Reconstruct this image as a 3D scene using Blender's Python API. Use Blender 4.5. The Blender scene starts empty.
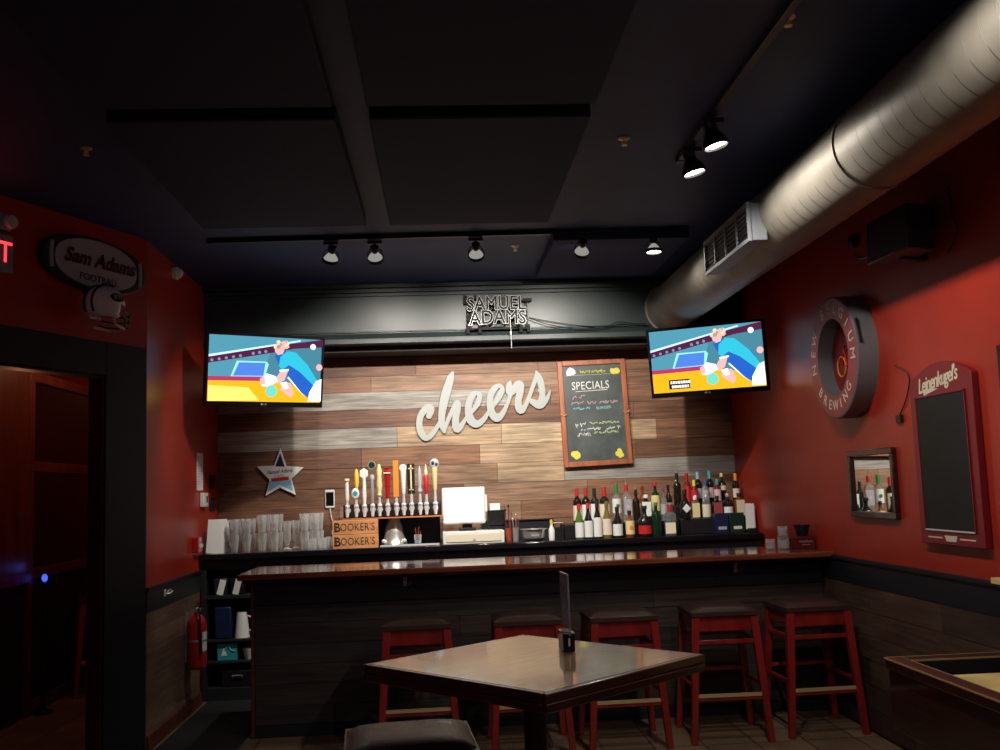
import bpy, math, random
from mathutils import Matrix, Vector, Euler
R = math.radians; PI = math.pi
sc = bpy.context.scene; COL = sc.collection
rnd = random.Random(7)

# ------------------------------------------------------------------ materials
MATS = {}
def hexc(h):
    h = h.lstrip('#'); c = [int(h[i:i+2], 16)/255 for i in (0, 2, 4)]
    return tuple(((x/12.92) if x <= .04045 else ((x+.055)/1.055)**2.4) for x in c)
def mat(name, col, rough=.6, metal=0, emit=0, trans=0, coat=0, spec=.5, bump=0, bscale=40, var=0, vscale=6, ior=1.45, alpha=1):
    if isinstance(col, str): col = hexc(col)
    m = bpy.data.materials.new(name); m.use_nodes = True
    nt = m.node_tree; b = nt.nodes['Principled BSDF']
    b.inputs['Base Color'].default_value = (*col, 1); b.inputs['Roughness'].default_value = rough
    b.inputs['Metallic'].default_value = metal; b.inputs['Transmission Weight'].default_value = trans
    b.inputs['Coat Weight'].default_value = coat; b.inputs['Specular IOR Level'].default_value = spec
    b.inputs['IOR'].default_value = ior; b.inputs['Alpha'].default_value = alpha
    if emit:
        b.inputs['Emission Color'].default_value = (*col, 1); b.inputs['Emission Strength'].default_value = emit
    if bump or var:
        tc = nt.nodes.new('ShaderNodeTexCoord')
        if bump:
            n = nt.nodes.new('ShaderNodeTexNoise'); n.inputs['Scale'].default_value = bscale; n.inputs['Detail'].default_value = 4
            nt.links.new(tc.outputs['Object'], n.inputs['Vector'])
            bp = nt.nodes.new('ShaderNodeBump'); bp.inputs['Strength'].default_value = bump; bp.inputs['Distance'].default_value = .01
            nt.links.new(n.outputs['Fac'], bp.inputs['Height']); nt.links.new(bp.outputs['Normal'], b.inputs['Normal'])
        if var:
            n = nt.nodes.new('ShaderNodeTexNoise'); n.inputs['Scale'].default_value = vscale; n.inputs['Detail'].default_value = 5
            nt.links.new(tc.outputs['Object'], n.inputs['Vector'])
            r = nt.nodes.new('ShaderNodeValToRGB'); r.color_ramp.elements[0].position = .35; r.color_ramp.elements[1].position = .7
            r.color_ramp.elements[0].color = (*[c*(1-var) for c in col], 1); r.color_ramp.elements[1].color = (*[min(1, c*(1+var)) for c in col], 1)
            nt.links.new(n.outputs['Fac'], r.inputs['Fac']); nt.links.new(r.outputs['Color'], b.inputs['Base Color'])
    MATS[name] = m; return m
def wood(name, col, axis='X', rough=.5, grain=.35, attr=False, coat=0, scale=1.0, bump=.15):
    """long-grained wood; attr=True multiplies by the per-plank colour attribute"""
    if isinstance(col, str): col = hexc(col)
    m = bpy.data.materials.new(name); m.use_nodes = True; nt = m.node_tree; N = nt.nodes; L = nt.links
    b = N['Principled BSDF']; b.inputs['Roughness'].default_value = rough; b.inputs['Coat Weight'].default_value = coat; b.inputs['Coat Roughness'].default_value = .07
    tc = N.new('ShaderNodeTexCoord'); mp = N.new('ShaderNodeMapping')
    s = {'X': (1.2, 14, 22), 'Y': (14, 1.2, 22), 'Z': (14, 14, 1.2)}[axis]
    mp.inputs['Scale'].default_value = [k*scale for k in s]
    L.new(tc.outputs['Object'], mp.inputs['Vector'])
    n = N.new('ShaderNodeTexNoise'); n.inputs['Scale'].default_value = 2.2; n.inputs['Detail'].default_value = 7; n.inputs['Distortion'].default_value = .6
    L.new(mp.outputs['Vector'], n.inputs['Vector'])
    r = N.new('ShaderNodeValToRGB'); r.color_ramp.elements[0].position = .32; r.color_ramp.elements[1].position = .68
    lo, hi = 1-grain, 1+grain
    r.color_ramp.elements[0].color = (lo*col[0], lo*col[1], lo*col[2], 1); r.color_ramp.elements[1].color = (hi*col[0], hi*col[1], hi*col[2], 1)
    L.new(n.outputs['Fac'], r.inputs['Fac'])
    # knots and worn blotches
    n2 = N.new('ShaderNodeTexNoise'); n2.inputs['Scale'].default_value = 3.1; n2.inputs['Detail'].default_value = 3
    mp2 = N.new('ShaderNodeMapping'); mp2.inputs['Scale'].default_value = {'X': (.8, 1, 2.6), 'Y': (1, .8, 2.6), 'Z': (2.6, 2.6, .8)}[axis]
    L.new(tc.outputs['Object'], mp2.inputs['Vector']); L.new(mp2.outputs['Vector'], n2.inputs['Vector'])
    mr = N.new('ShaderNodeMapRange'); mr.inputs['From Min'].default_value = .3; mr.inputs['From Max'].default_value = .7
    mr.inputs['To Min'].default_value = .72; mr.inputs['To Max'].default_value = 1.2; L.new(n2.outputs['Fac'], mr.inputs['Value'])
    mx = N.new('ShaderNodeVectorMath'); mx.operation = 'SCALE'; L.new(r.outputs['Color'], mx.inputs[0]); L.new(mr.outputs['Result'], mx.inputs['Scale'])
    out = mx.outputs['Vector']
    if attr:
        at = N.new('ShaderNodeVertexColor'); at.layer_name = 'tone'
        mm = N.new('ShaderNodeVectorMath'); mm.operation = 'MULTIPLY'; L.new(out, mm.inputs[0]); L.new(at.outputs['Color'], mm.inputs[1]); out = mm.outputs['Vector']
    L.new(out, b.inputs['Base Color'])
    bp = N.new('ShaderNodeBump'); bp.inputs['Strength'].default_value = bump; bp.inputs['Distance'].default_value = .01
    L.new(n.outputs['Fac'], bp.inputs['Height']); L.new(bp.outputs['Normal'], b.inputs['Normal'])
    MATS[name] = m; return m
def emis(name, col, s):
    if isinstance(col, str): col = hexc(col)
    m = bpy.data.materials.new(name); m.use_nodes = True; nt = m.node_tree; nt.nodes.clear()
    e = nt.nodes.new('ShaderNodeEmission'); o = nt.nodes.new('ShaderNodeOutputMaterial')
    e.inputs[0].default_value = (*col, 1); e.inputs[1].default_value = s; nt.links.new(e.outputs[0], o.inputs[0]); MATS[name] = m; return m

mat('red_wall', (.38, .027, .013), .36, var=.12, vscale=2, bump=.04, bscale=90)
mat('ceiling', (.024, .044, .14), .6, var=.15, vscale=2)
mat('panel', (.012, .021, .072), .8, bump=.1, bscale=120)
mat('soffit', (.026, .037, .036), .38, var=.12, vscale=3)
mat('navy', (.0035, .006, .012), .6)
mat('charcoal', (.014, .016, .019), .45)
mat('black', (.008, .008, .009), .4)
mat('black_gloss', (.006, .006, .008), .12)
mat('black_matte', (.006, .006, .007), .8)
mat('rubber', (.012, .012, .013), .85, bump=.3, bscale=60)
wood('plank_tone', (1, 1, 1), 'X', .55, .42, attr=True)
wood('plank_tone_y', (1, 1, 1), 'Y', .6, .3, attr=True)
wood('bar_wood', (.22, .05, .022), 'X', .2, .3, coat=.8, bump=.03)
wood('table_wood', (.17, .10, .034), 'X', .35, .4, coat=1, scale=2.2, bump=.05)
wood('dark_edge', (.035, .012, .009), 'X', .3, .3, coat=.4)
wood('red_wood', (.25, .014, .012), 'Z', .35, .15, coat=.3)
wood('door_wood', (.11, .028, .014), 'Z', .4, .25)
wood('mahogany', (.028, .010, .008), 'Y', .28, .25, coat=.5)
wood('orange_wood', (.50, .17, .06), 'X', .5, .2)
wood('box_wood', (.62, .27, .10), 'X', .6, .2)
wood('frame_wood', (.42, .13, .055), 'Z', .4, .2)
mat('leather', (.045, .022, .016), .42, bump=.12, bscale=120, coat=.1)
mat('brass', (.8, .58, .28), .35, .5)
mat('chrome', (.85, .85, .85), .2, .45)
mat('steel', (.62, .61, .57), .3, .75)
mat('duct', (.23, .21, .175), .5, .3, var=.12, vscale=5)
mat('vent_paint', (.22, .24, .26), .5)
mat('white', (.75, .75, .72), .5); mat('cream', (.72, .64, .5), .5); mat('paper', (.72, .72, .70), .7)
mat('sign_white', (.42, .45, .43), .5, bump=.15, bscale=60)
mat('white_plastic', (.7, .7, .66), .35)
mat('grey', (.25, .26, .27), .5); mat('dim_white', (.4, .4, .42), .5)
mat('red', (.42, .010, .012), .3, coat=.4); mat('red_paint', (.5, .02, .02), .4)
mat('burgundy', (.20, .010, .016), .4); mat('slate', (.012, .013, .011), .7, var=.2, vscale=9)
mat('chalk_slate', (.085, .10, .098), .4, var=.25, vscale=6)
mat('yellow', (.8, .55, .06), .4); mat('pale_yellow', (.75, .62, .3), .45); mat('orange', (.8, .25, .03), .4)
mat('teal', (.03, .32, .36), .4); mat('green', (.03, .22, .05), .4); mat('jet_green', (.005, .028, .018), .35)
mat('blue', (.03, .1, .4), .4); mat('navy_blue', (.008, .014, .055), .4); mat('sky', (.2, .45, .62), .45); mat('purple', (.15, .05, .25), .4)
mat('chalk_white', (.85, .85, .8), .9); mat('chalk_yellow', (.8, .7, .1), .9); mat('chalk_cyan', (.3, .7, .75), .9); mat('chalk_pink', (.65, .45, .5), .9); mat('chalk_green', (.55, .75, .3), .9)
mat('maple', (.90, .66, .26), .35, coat=.5, var=.15, vscale=8)
def thin_glass(name, tint, lo=.10, hi=.75):
    m = bpy.data.materials.new(name); m.use_nodes = True; nt = m.node_tree; N = nt.nodes; L = nt.links; N.clear()
    o = N.new('ShaderNodeOutputMaterial'); mx = N.new('ShaderNodeMixShader'); tr = N.new('ShaderNodeBsdfTransparent'); lw = N.new('ShaderNodeLayerWeight'); lw.inputs['Blend'].default_value = .45
    p = N.new('ShaderNodeBsdfPrincipled'); p.inputs['Base Color'].default_value = (*tint, 1); p.inputs['Roughness'].default_value = .08; p.inputs['Coat Weight'].default_value = 1; p.inputs['Specular IOR Level'].default_value = 1
    mr = N.new('ShaderNodeMapRange'); mr.inputs['To Min'].default_value = lo; mr.inputs['To Max'].default_value = hi
    L.new(lw.outputs['Facing'], mr.inputs['Value']); L.new(mr.outputs['Result'], mx.inputs[0]); L.new(tr.outputs[0], mx.inputs[1]); L.new(p.outputs[0], mx.inputs[2]); L.new(mx.outputs[0], o.inputs[0]); MATS[name] = m
thin_glass('glass', (.80, .84, .82))
mat('acrylic', (.62, .62, .70), .12, trans=.8, ior=1.45)
mat('neon_tube', (.38, .39, .38), .2)
mat('bottle_dark', (.012, .010, .008), .08, coat=.5); mat('bottle_green', (.006, .028, .014), .08, coat=.5)
mat('bottle_lime', (.07, .16, .02), .1, coat=.4); mat('bottle_olive', (.16, .13, .03), .1, coat=.4)
mat('bottle_amber', (.22, .05, .01), .1, coat=.4); mat('bottle_clear', (.85, .92, .9), .04, trans=.9, ior=1.4)
mat('bottle_red', (.13, .01, .008), .1, coat=.4); mat('bottle_blue', (.02, .05, .2), .1, coat=.4)
mat('mirror', (.9, .9, .88), .02, 1)
mat('red_bag', (.10, .006, .008), .4); mat('rim', (.30, .05, .055), .45); mat('rim_side', (.16, .17, .18), .4, .2)
mat('edge_highlight', (.45, .28, .12), .4)
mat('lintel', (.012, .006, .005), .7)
mat('rust', (.30, .05, .02), .5)
mat('plank_dull', (.06, .035, .025), .7)
emis('exit_red', (1, .03, .04), 3.0); emis('bulb', (1, .93, .82), 22); emis('bulb_glow', (1, .97, .9), .3)
emis('blue_led', (.05, .1, 1), 1.6); emis('screen_white', (.95, .98, 1), 1.9)
TVS = 1.5
for k, c in dict(tv_teal='#4a8a9f', tv_teal2='#41788a', tv_line='#bfe4f2', tv_maroon='#4b1d3c', tv_balls='#7d7f9c', tv_blue='#4a78cc', tv_boxline='#8fd8ef', tv_magenta='#a83260', tv_floor='#f2a91c', tv_floor_pale='#f7d66a', tv_skin='#e9a9a4', tv_hair='#d8c9a4', tv_hair2='#9c8a86', tv_cyan='#2fb0c8', tv_shirt='#2358b4', tv_white='#ffffff', tv_mint='#66c9b8', tv_black='#10141c').items():
    emis(k, c, TVS)

# ------------------------------------------------------------------ mesh builder
class MB:
    def __init__(s): s.v = []; s.f = []; s.m = []; s.mats = []; s.c = {}; s.tone = None; s.T = Matrix()
    def mi(s, m):
        if m not in s.mats: s.mats.append(m)
        return s.mats.index(m)
    def add(s, vs, fs, m):
        o = len(s.v); i = s.mi(m)
        s.v += [tuple(s.T @ Vector(v)) for v in vs]
        for f in fs:
            if s.tone is not None: s.c[len(s.f)] = s.tone
            s.f.append([o+k for k in f]); s.m.append(i)
        return s
    def box(s, x0, x1, y0, y1, z0, z1, m, rot=None, piv=None):
        vs = [(x, y, z) for x in (x0, x1) for y in (y0, y1) for z in (z0, z1)]
        if rot:
            piv = Vector(piv or ((x0+x1)/2, (y0+y1)/2, (z0+z1)/2)); e = Euler(rot).to_matrix()
            vs = [tuple(e @ (Vector(v)-piv) + piv) for v in vs]
        return s.add(vs, [(0, 1, 3, 2), (4, 6, 7, 5), (0, 4, 5, 1), (2, 3, 7, 6), (0, 2, 6, 4), (1, 5, 7, 3)], m)
    def frust(s, c0, a0, c1, a1, m):
        """square bar between two centres, half sizes a0=(x,y) and a1"""
        vs = []
        for c, a in ((c0, a0), (c1, a1)):
            for dx, dy in ((-1, -1), (1, -1), (1, 1), (-1, 1)): vs.append((c[0]+dx*a[0], c[1]+dy*a[1], c[2]))
        return s.add(vs, [(3, 2, 1, 0), (4, 5, 6, 7)] + [(k, (k+1) % 4, 4+(k+1) % 4, 4+k) for k in range(4)], m)
    def prism(s, poly, y0, y1, m):
        """polygon in XZ extruded along Y"""
        n = len(poly); a = sum(poly[i][0]*poly[(i+1) % n][1]-poly[(i+1) % n][0]*poly[i][1] for i in range(n))
        if a < 0: poly = poly[::-1]
        vs = [(x, y0, z) for x, z in poly] + [(x, y1, z) for x, z in poly]
        return s.add(vs, [list(range(n)), list(range(2*n-1, n-1, -1))] + [(k+n, (k+1) % n+n, (k+1) % n, k) for k in range(n)], m)
    def lathe(s, prof, c, m, seg=24, ax='Z', closed=True):
        vs = []; fs = []
        for r, z in prof:
            for k in range(seg):
                a = 2*PI*k/seg; p = (r*math.cos(a), r*math.sin(a), z)
                if ax == 'Y': p = (p[0], z, p[1])
                elif ax == 'X': p = (z, p[0], p[1])
                vs.append((c[0]+p[0], c[1]+p[1], c[2]+p[2]))
        for j in range(len(prof)-1):
            for k in range(seg):
                q = (j*seg+k, j*seg+(k+1) % seg, (j+1)*seg+(k+1) % seg, (j+1)*seg+k)
                fs.append(q if ax != 'Y' else q[::-1])
        if closed:
            a, b = list(range(seg))[::-1], [(len(prof)-1)*seg+k for k in range(seg)]
            if ax == 'Y': a, b = a[::-1], b[::-1]
            if prof[0][0] > 1e-5: fs.append(a)
            if prof[-1][0] > 1e-5: fs.append(b)
        return s.add(vs, fs, m)
    def tube(s, pts, r, m, seg=8, cap=True):
        P = [Vector(p) for p in pts]; vs = []; fs = []
        rr = r if isinstance(r, (list, tuple)) else [r]*len(P)
        up = Vector((0, 0, 1)); pu = None
        for i, p in enumerate(P):
            t = (P[min(i+1, len(P)-1)]-P[max(i-1, 0)]).normalized()
            if pu is None: pu = up if abs(t.z) < .9 else Vector((1, 0, 0))
            a = t.cross(pu).normalized(); b = a.cross(t).normalized(); pu = b
            for k in range(seg):
                an = 2*PI*k/seg; vs.append(tuple(p+a*math.cos(an)*rr[i]+b*math.sin(an)*rr[i]))
        for j in range(len(P)-1):
            for k in range(seg): fs.append((j*seg+k, j*seg+(k+1) % seg, (j+1)*seg+(k+1) % seg, (j+1)*seg+k))
        if cap: fs += [list(range(seg))[::-1], [(len(P)-1)*seg+k for k in range(seg)]]
        return s.add(vs, fs, m)
    def ell(s, c, r, m, seg=20, rings=12, z0=-1, z1=1):
        prof = []
        for i in range(rings+1):
            t = math.asin(max(-1, min(1, z0)))+(math.asin(z1)-math.asin(z0))*i/rings
            prof.append((max(math.cos(t), 1e-4), math.sin(t)))
        n0 = len(s.v); s.lathe(prof, (0, 0, 0), m, seg)
        inv = s.T.inverted()
        for i in range(n0, len(s.v)):
            p = inv @ Vector(s.v[i]); s.v[i] = tuple(s.T @ Vector((c[0]+p.x*r[0], c[1]+p.y*r[1], c[2]+p.z*r[2])))
        return s
    def text(s, body, size, m, x=0, y=0, z=0, th=.002, off=0, shear=0, rot=0, wide=1, outline=0, spacing=1, curve=None):
        """raised lettering facing -Y, standing in XZ, centre (x,y,z)"""
        cu = bpy.data.curves.new('t', 'FONT'); cu.body = body; cu.size = size; cu.align_x = 'CENTER'; cu.align_y = 'CENTER'
        cu.shear = shear; cu.space_character = spacing; cu.resolution_u = 3; cu.offset = off
        if outline: cu.fill_mode = 'NONE'; cu.bevel_depth = outline; cu.bevel_resolution = 1
        else: cu.extrude = th/2
        ob = bpy.data.objects.new('t', cu); COL.objects.link(ob); dg = bpy.context.evaluated_depsgraph_get()
        me = ob.evaluated_get(dg).to_mesh(); ca, sa = math.cos(rot), math.sin(rot)
        vs = []
        for v in me.vertices:
            a, b = v.co.x*wide, v.co.y
            if curve: b += curve(a)
            vs.append((x+a*ca-b*sa, y-v.co.z, z+a*sa+b*ca))
        fs = [tuple(p.vertices) for p in me.polygons]
        ob.evaluated_get(dg).to_mesh_clear(); bpy.data.objects.remove(ob); bpy.data.curves.remove(cu)
        return s.add(vs, fs, m)
    def build(s, name, parent=None, bevel=0, seg=2, loc=None, label=None, sharp=35, rot=None):
        me = bpy.data.meshes.new(name); me.from_pydata(s.v, [], s.f)
        for m in s.mats: me.materials.append(MATS[m])
        me.polygons.foreach_set('material_index', s.m); me.polygons.foreach_set('use_smooth', [True]*len(s.f))
        if s.c:
            ca = me.color_attributes.new('tone', 'FLOAT_COLOR', 'CORNER')
            for i, p in enumerate(me.polygons):
                c = s.c.get(i, (1, 1, 1))
                for l in p.loop_indices: ca.data[l].color = (*c, 1)
        me.update(); me.set_sharp_from_angle(angle=R(sharp))
        o = bpy.data.objects.new(name, me); COL.objects.link(o)
        if parent: o.parent = parent
        if loc: o.location = loc
        if rot is not None: o.rotation_euler = rot
        if bevel:
            b = o.modifiers.new('Bevel', 'BEVEL'); b.width = bevel; b.segments = seg; b.limit_method = 'ANGLE'; b.angle_limit = R(40)
        if label: o['label'] = label
        return o
def tag(o, label=None, cat=None, group=None, kind=None):
    for k, v in (('label', label), ('category', cat), ('group', group), ('kind', kind)):
        if v: o[k] = v
    return o
def struct(o): o['kind'] = 'structure'; return o
def thing(name, loc, label, cat, rz=0, group=None, rot=None):
    o = bpy.data.objects.new(name, None); COL.objects.link(o); o.empty_display_size = .05
    o.location = loc; o.rotation_euler = rot if rot else (0, 0, rz); return tag(o, label, cat, group)
def dup(o, parent=None, loc=None, rz=None, label=None):
    c = o.copy(); COL.objects.link(c)
    if parent: c.parent = parent
    for ch in list(o.children): dup(ch, c)
    if loc: c.location = loc
    if rz is not None: c.rotation_euler = (0, 0, rz)
    if label: c['label'] = label
    return c

XL, XR, YB, ZC = -1.95, 2.65, 8.95, 3.35
# frames: local +X runs to the viewer's right along the wall, local +Y goes into the wall
CX, CY = -1.95, 6.72                      # corner of the left wall and the angled doorway wall
TA = R(25.7); tdir = Vector((-math.sin(TA), -math.cos(TA), 0)); rzA = math.atan2(-tdir.y, -tdir.x)
def ang(s, z, off=0):                     # point on the angled wall, s metres from the corner towards the camera
    n = Vector((math.cos(TA), -math.sin(TA), 0)); p = Vector((CX, CY, z))+tdir*s+n*off; return tuple(p)
rzL, rzR = PI/2, -PI/2

# ------------------------------------------------------------------ camera
cam = bpy.data.cameras.new('camera'); co = bpy.data.objects.new('camera', cam); COL.objects.link(co); sc.camera = co
cam.sensor_width = 36; cam.lens = 36; cam.clip_start = .02
yaw, pit, rol = 0.06207, 0.11156, -0.03602
f = Vector((math.sin(yaw)*math.cos(pit), math.cos(yaw)*math.cos(pit), math.sin(pit)))
r0 = Vector((math.cos(yaw), -math.sin(yaw), 0)); u0 = r0.cross(f); r = r0*math.cos(rol)+u0*math.sin(rol); u = r.cross(f)
M = Matrix((r, u, -f)).transposed().to_4x4(); M.translation = Vector((0, 0, 1.6)); co.matrix_world = M

# ------------------------------------------------------------------ planks
def planks(mb, x0, x1, y0, y1, rows, rows_spec, m='plank_tone', base=(.2, .11, .06), alongY=False):
    """rows = list of z boundaries top->bottom; rows_spec = per row list of (x_end, tone)"""
    for i in range(len(rows)-1):
        zt, zb = rows[i], rows[i+1]; xa = x0
        for xe, tone in rows_spec[i]:
            xe = min(xe, x1)
            if xe <= xa: continue
            mb.tone = tone; g = .0015; d = rnd.uniform(0, .003)
            if alongY: mb.box(y0+0*d, y1, xa+g, xe-g, zb+g, zt-g, m)
            else: mb.box(xa+g, xe-g, y0+d, y1, zb+g, zt-g, m)
            xa = xe
    mb.tone = None
BR = (.235, .115, .060); DB = (.17, .078, .043); TN = (.42, .29, .175); GR = (.31, .285, .245); LT = (.50, .37, .23); MB_ = (.28, .165, .10); RB = (.17, .08, .05)

# ------------------------------------------------------------------ room shell
b = MB(); b.box(-6.0, 4.2, -3.0, 12, -.1, 0, 'black')
# floor tiles (material grid)
def tile_mat(name, c1, c2, grout, size):
    m = bpy.data.materials.new(name); m.use_nodes = True; nt = m.node_tree; N = nt.nodes; L = nt.links; bs = N['Principled BSDF']
    tc = N.new('ShaderNodeTexCoord'); br = N.new('ShaderNodeTexBrick'); br.offset = 0; br.inputs['Color1'].default_value = (*c1, 1); br.inputs['Color2'].default_value = (*c2, 1)
    br.inputs['Mortar'].default_value = (*grout, 1); br.inputs['Scale'].default_value = 1; br.inputs['Brick Width'].default_value = size; br.inputs['Row Height'].default_value = size
    br.inputs['Mortar Size'].default_value = .006; L.new(tc.outputs['Object'], br.inputs['Vector'])
    n = N.new('ShaderNodeTexNoise'); n.inputs['Scale'].default_value = 5; n.inputs['Detail'].default_value = 5; L.new(tc.outputs['Object'], n.inputs['Vector'])
    mr = N.new('ShaderNodeMapRange'); mr.inputs['To Min'].default_value = .6; mr.inputs['To Max'].default_value = 1.35; L.new(n.outputs['Fac'], mr.inputs['Value'])
    mx = N.new('ShaderNodeVectorMath'); mx.operation = 'SCALE'; L.new(br.outputs['Color'], mx.inputs[0]); L.new(mr.outputs['Result'], mx.inputs['Scale'])
    L.new(mx.outputs['Vector'], bs.inputs['Base Color']); bs.inputs['Roughness'].default_value = .45; MATS[name] = m
tile_mat('tiles', (.14, .085, .05), (.20, .13, .08), (.04, .03, .025), .31)
b.mats = ['tiles']; struct(b.build('floor'))
b = MB(); b.box(-6.0, 4.2, -3.0, 12, ZC, ZC+.1, 'ceiling'); struct(b.build('ceiling'))
# back wall behind the planks
b = MB(); b.box(XL-.1, XR+.1, YB, YB+.1, 0, ZC, 'black')
rows = [2.835, 2.62, 2.482, 2.325, 2.165, 1.985, 1.815, 1.64, 1.475, 1.31, 1.12]
spec = [[(-.2, DB), (.9, BR), (9, BR)], [(-.6, BR), (1.4, MB_), (9, BR)], [(.62, GR), (1.0, MB_), (9, BR)], [(.1, RB), (1.75, DB), (9, DB)],
        [(-.38, GR), (.55, TN), (1.2, LT), (1.95, TN), (9, BR)], [(-.7, RB), (.35, BR), (1.15, TN), (1.75, MB_), (9, DB)], [(-.3, DB), (.5, MB_), (1.1, TN), (9, GR)],
        [(.2, DB), (1.3, MB_), (9, BR)], [(-.9, DB), (.7, MB_), (9, BR)], [(0, DB), (9, BR)]]
planks(b, XL, XR, YB-.025, YB, rows, spec); struct(b.build('wall_back'))
# soffit over the back counter, with crown and lower mouldings
b = MB(); b.box(XL, XR, 8.45, YB-.026, 2.84, ZC-.001, 'soffit')
b.box(XL, XR, 8.37, 8.45, 3.315, ZC-.001, 'soffit').box(XL, XR, 8.41, 8.45, 3.28, 3.315, 'soffit').box(XL, XR, 8.43, 8.45, 3.25, 3.28, 'soffit')
b.box(XL, XR, 8.435, 8.45, 2.94, 2.952, 'soffit')
b.add([(x, y, z) for x in (XL, XR) for y, z in ((8.45, 2.935), (8.395, 2.885), (8.39, 2.84), (8.45, 2.84))], [(0, 1, 2, 3), (7, 6, 5, 4), (0, 4, 5, 1), (1, 5, 6, 2), (2, 6, 7, 3), (3, 7, 4, 0)], 'soffit')
struct(b.build('trim_1', bevel=.004))
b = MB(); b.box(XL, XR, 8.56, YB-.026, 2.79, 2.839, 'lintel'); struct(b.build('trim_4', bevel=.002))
# right wall
b = MB(); b.box(XR, XR+.1, -3, 12, 0, ZC, 'red_wall'); struct(b.build('wall_right'))
zz = [.90, .745, .60, .45, .30, .15, .02]
def wains(xw, side, ya, yb, tones):
    b = MB(); sp = []
    for i in range(len(zz)-1):
        l = []; y = ya
        while y < yb:
            y += rnd.uniform(.8, 1.9); l.append((min(y, yb), tones[rnd.randrange(len(tones))]))
        sp.append(l)
    x0, x1 = (xw-.02, xw-.001) if side > 0 else (xw+.001, xw+.02)
    planks(b, ya, yb, x0, x1, zz, sp, 'plank_tone_y', alongY=True)
    return b
tn = [(.065, .032, .022), (.045, .024, .018), (.08, .042, .028), (.035, .02, .016)]
b = wains(XR, 1, -2.9, 7.3, tn); b.box(XR-.022, XR-.001, -2.9, 7.3, .90, 1.055, 'navy').box(XR-.034, XR-.001, -2.9, 7.3, 1.045, 1.065, 'navy'); struct(b.build('trim_2'))
# left wall, wainscot and baseboard
b = MB(); b.box(XL-.1, XL, CY, 12, 0, ZC, 'red_wall'); struct(b.build('wall_left'))
b = wains(XL, -1, CY+.01, 8.15, [(.15, .095, .06), (.19, .12, .075), (.12, .075, .05)])
b.box(XL+.001, XL+.024, CY+.01, 8.2, .87, 1.02, 'charcoal').box(XL+.001, XL+.036, CY+.01, 8.2, 1.012, 1.03, 'charcoal'); struct(b.build('trim_3'))
b = MB(); b.box(XL+.022, XL+.04, CY+.01, 8.15, 0, .10, 'door_wood'); struct(b.build('baseboard_left', bevel=.004))
# angled wall with the doorway: opening s .36..1.62, height 2.40
def abox(b, s0, s1, o0, o1, z0, z1, m):      # box in angled-wall frame; o = offset out into the room
    b.T = Matrix.Translation((CX, CY, 0)) @ Matrix.Rotation(rzA, 4, 'Z'); b.box(-s1, -s0, -o1, -o0, z0, z1, m); b.T = Matrix()
b = MB(); abox(b, -.03, .36, -.12, 0, 0, ZC, 'red_wall'); abox(b, 1.62, 3.0, -.12, 0, 0, ZC, 'red_wall'); abox(b, .36, 1.62, -.12, 0, 2.39, ZC, 'red_wall'); struct(b.build('wall_doorway'))
b = MB(); abox(b, .0, .36, 0, .025, 0, 2.60, 'navy'); abox(b, 1.62, 1.98, 0, .025, 0, 2.60, 'navy'); abox(b, .36, 1.62, 0, .025, 2.39, 2.60, 'navy')
abox(b, .345, .36, -.12, 0, 0, 2.39, 'navy'); abox(b, 1.62, 1.635, -.12, 0, 0, 2.39, 'navy'); abox(b, .345, 1.635, -.12, 0, 2.375, 2.39, 'navy')
struct(b.build('door_1', bevel=.004))
e = ang(3.0, 0); XF = e[0]
b = MB(); b.box(XF-.1, XF, -3, e[1]+.02, 0, ZC, 'red_wall'); struct(b.build('wall_front_left'))
b = MB(); b.box(XF-.1, XR+.1, -3.1, -3, 0, ZC, 'red_wall'); struct(b.build('wall_front'))
# next room shell
b = MB(); b.box(-5.6, -5.5, 2, 12, 0, ZC, 'red_wall').box(-5.6, XR+.1, 11.9, 12, 0, ZC, 'red_wall').box(-5.6, XF-.1, 3.9, 4.0, 0, ZC, 'red_wall'); struct(b.build('wall_far_room'))
# ceiling panels hung below the ceiling
def cpanel(x0, x1, y0, y1, lab):
    b = MB(); b.box(x0, x1, y0, y1, 3.28, ZC-.001, 'panel'); return struct(b.build('trim_1' if 0 else 'ceiling_panel', bevel=.006))
cps = [(-1.45, -.43, 4.41, 6.25), (-1.45, -.43, 1.6, 4.26), (-.28, .737, 4.41, 6.25), (-.28, .737, 1.6, 4.26), (.82, 1.775, 6.73, 7.95)]
for i, c in enumerate(cps):
    o = cpanel(*c, ''); o.name = 'trim_%d' % (10+i)

b = MB(); b.box(-1.88, -1.34, 4.6, 8.2, .0005, .012, 'rubber'); tag(b.build('floor_mat', bevel=.003), 'black rubber mat on the floor between the left wainscot and the bar end', 'mat')
# next room: framed partition along X=-3.2
b = MB()
for y in (8.0, 9.7): b.box(-3.25, -3.17, y-.05, y+.05, 0, 2.64, 'door_wood')
for z in (.06, 1.06, 1.89, 2.6): b.box(-3.24, -3.18, 8.05, 9.65, z-.04, z+.04, 'door_wood')
b.box(-3.225, -3.195, 8.05, 9.65, .1, 1.02, 'black_matte')
struct(b.build('trim_20', bevel=.004))
b = MB(); b.box(-3.214, -3.206, 8.05, 9.65, 1.10, 1.85, 'black_gloss').box(-3.214, -3.206, 8.05, 9.65, 1.93, 2.56, 'black_gloss'); struct(b.build('window_1'))
b = MB(); b.box(-3.25, -3.17, 5.4, 7.94, 1.08, 2.64, 'door_wood').box(-3.23, -3.19, 5.4, 7.94, 0, 1.0, 'black_matte').box(-3.26, -3.16, 5.4, 7.94, 1.0, 1.08, 'door_wood'); struct(b.build('trim_21', bevel=.004))
b = MB(); b.box(-5.5, XL-.1, 9.95, 10.05, 0, ZC, 'red_wall'); struct(b.build('wall_far'))

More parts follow.
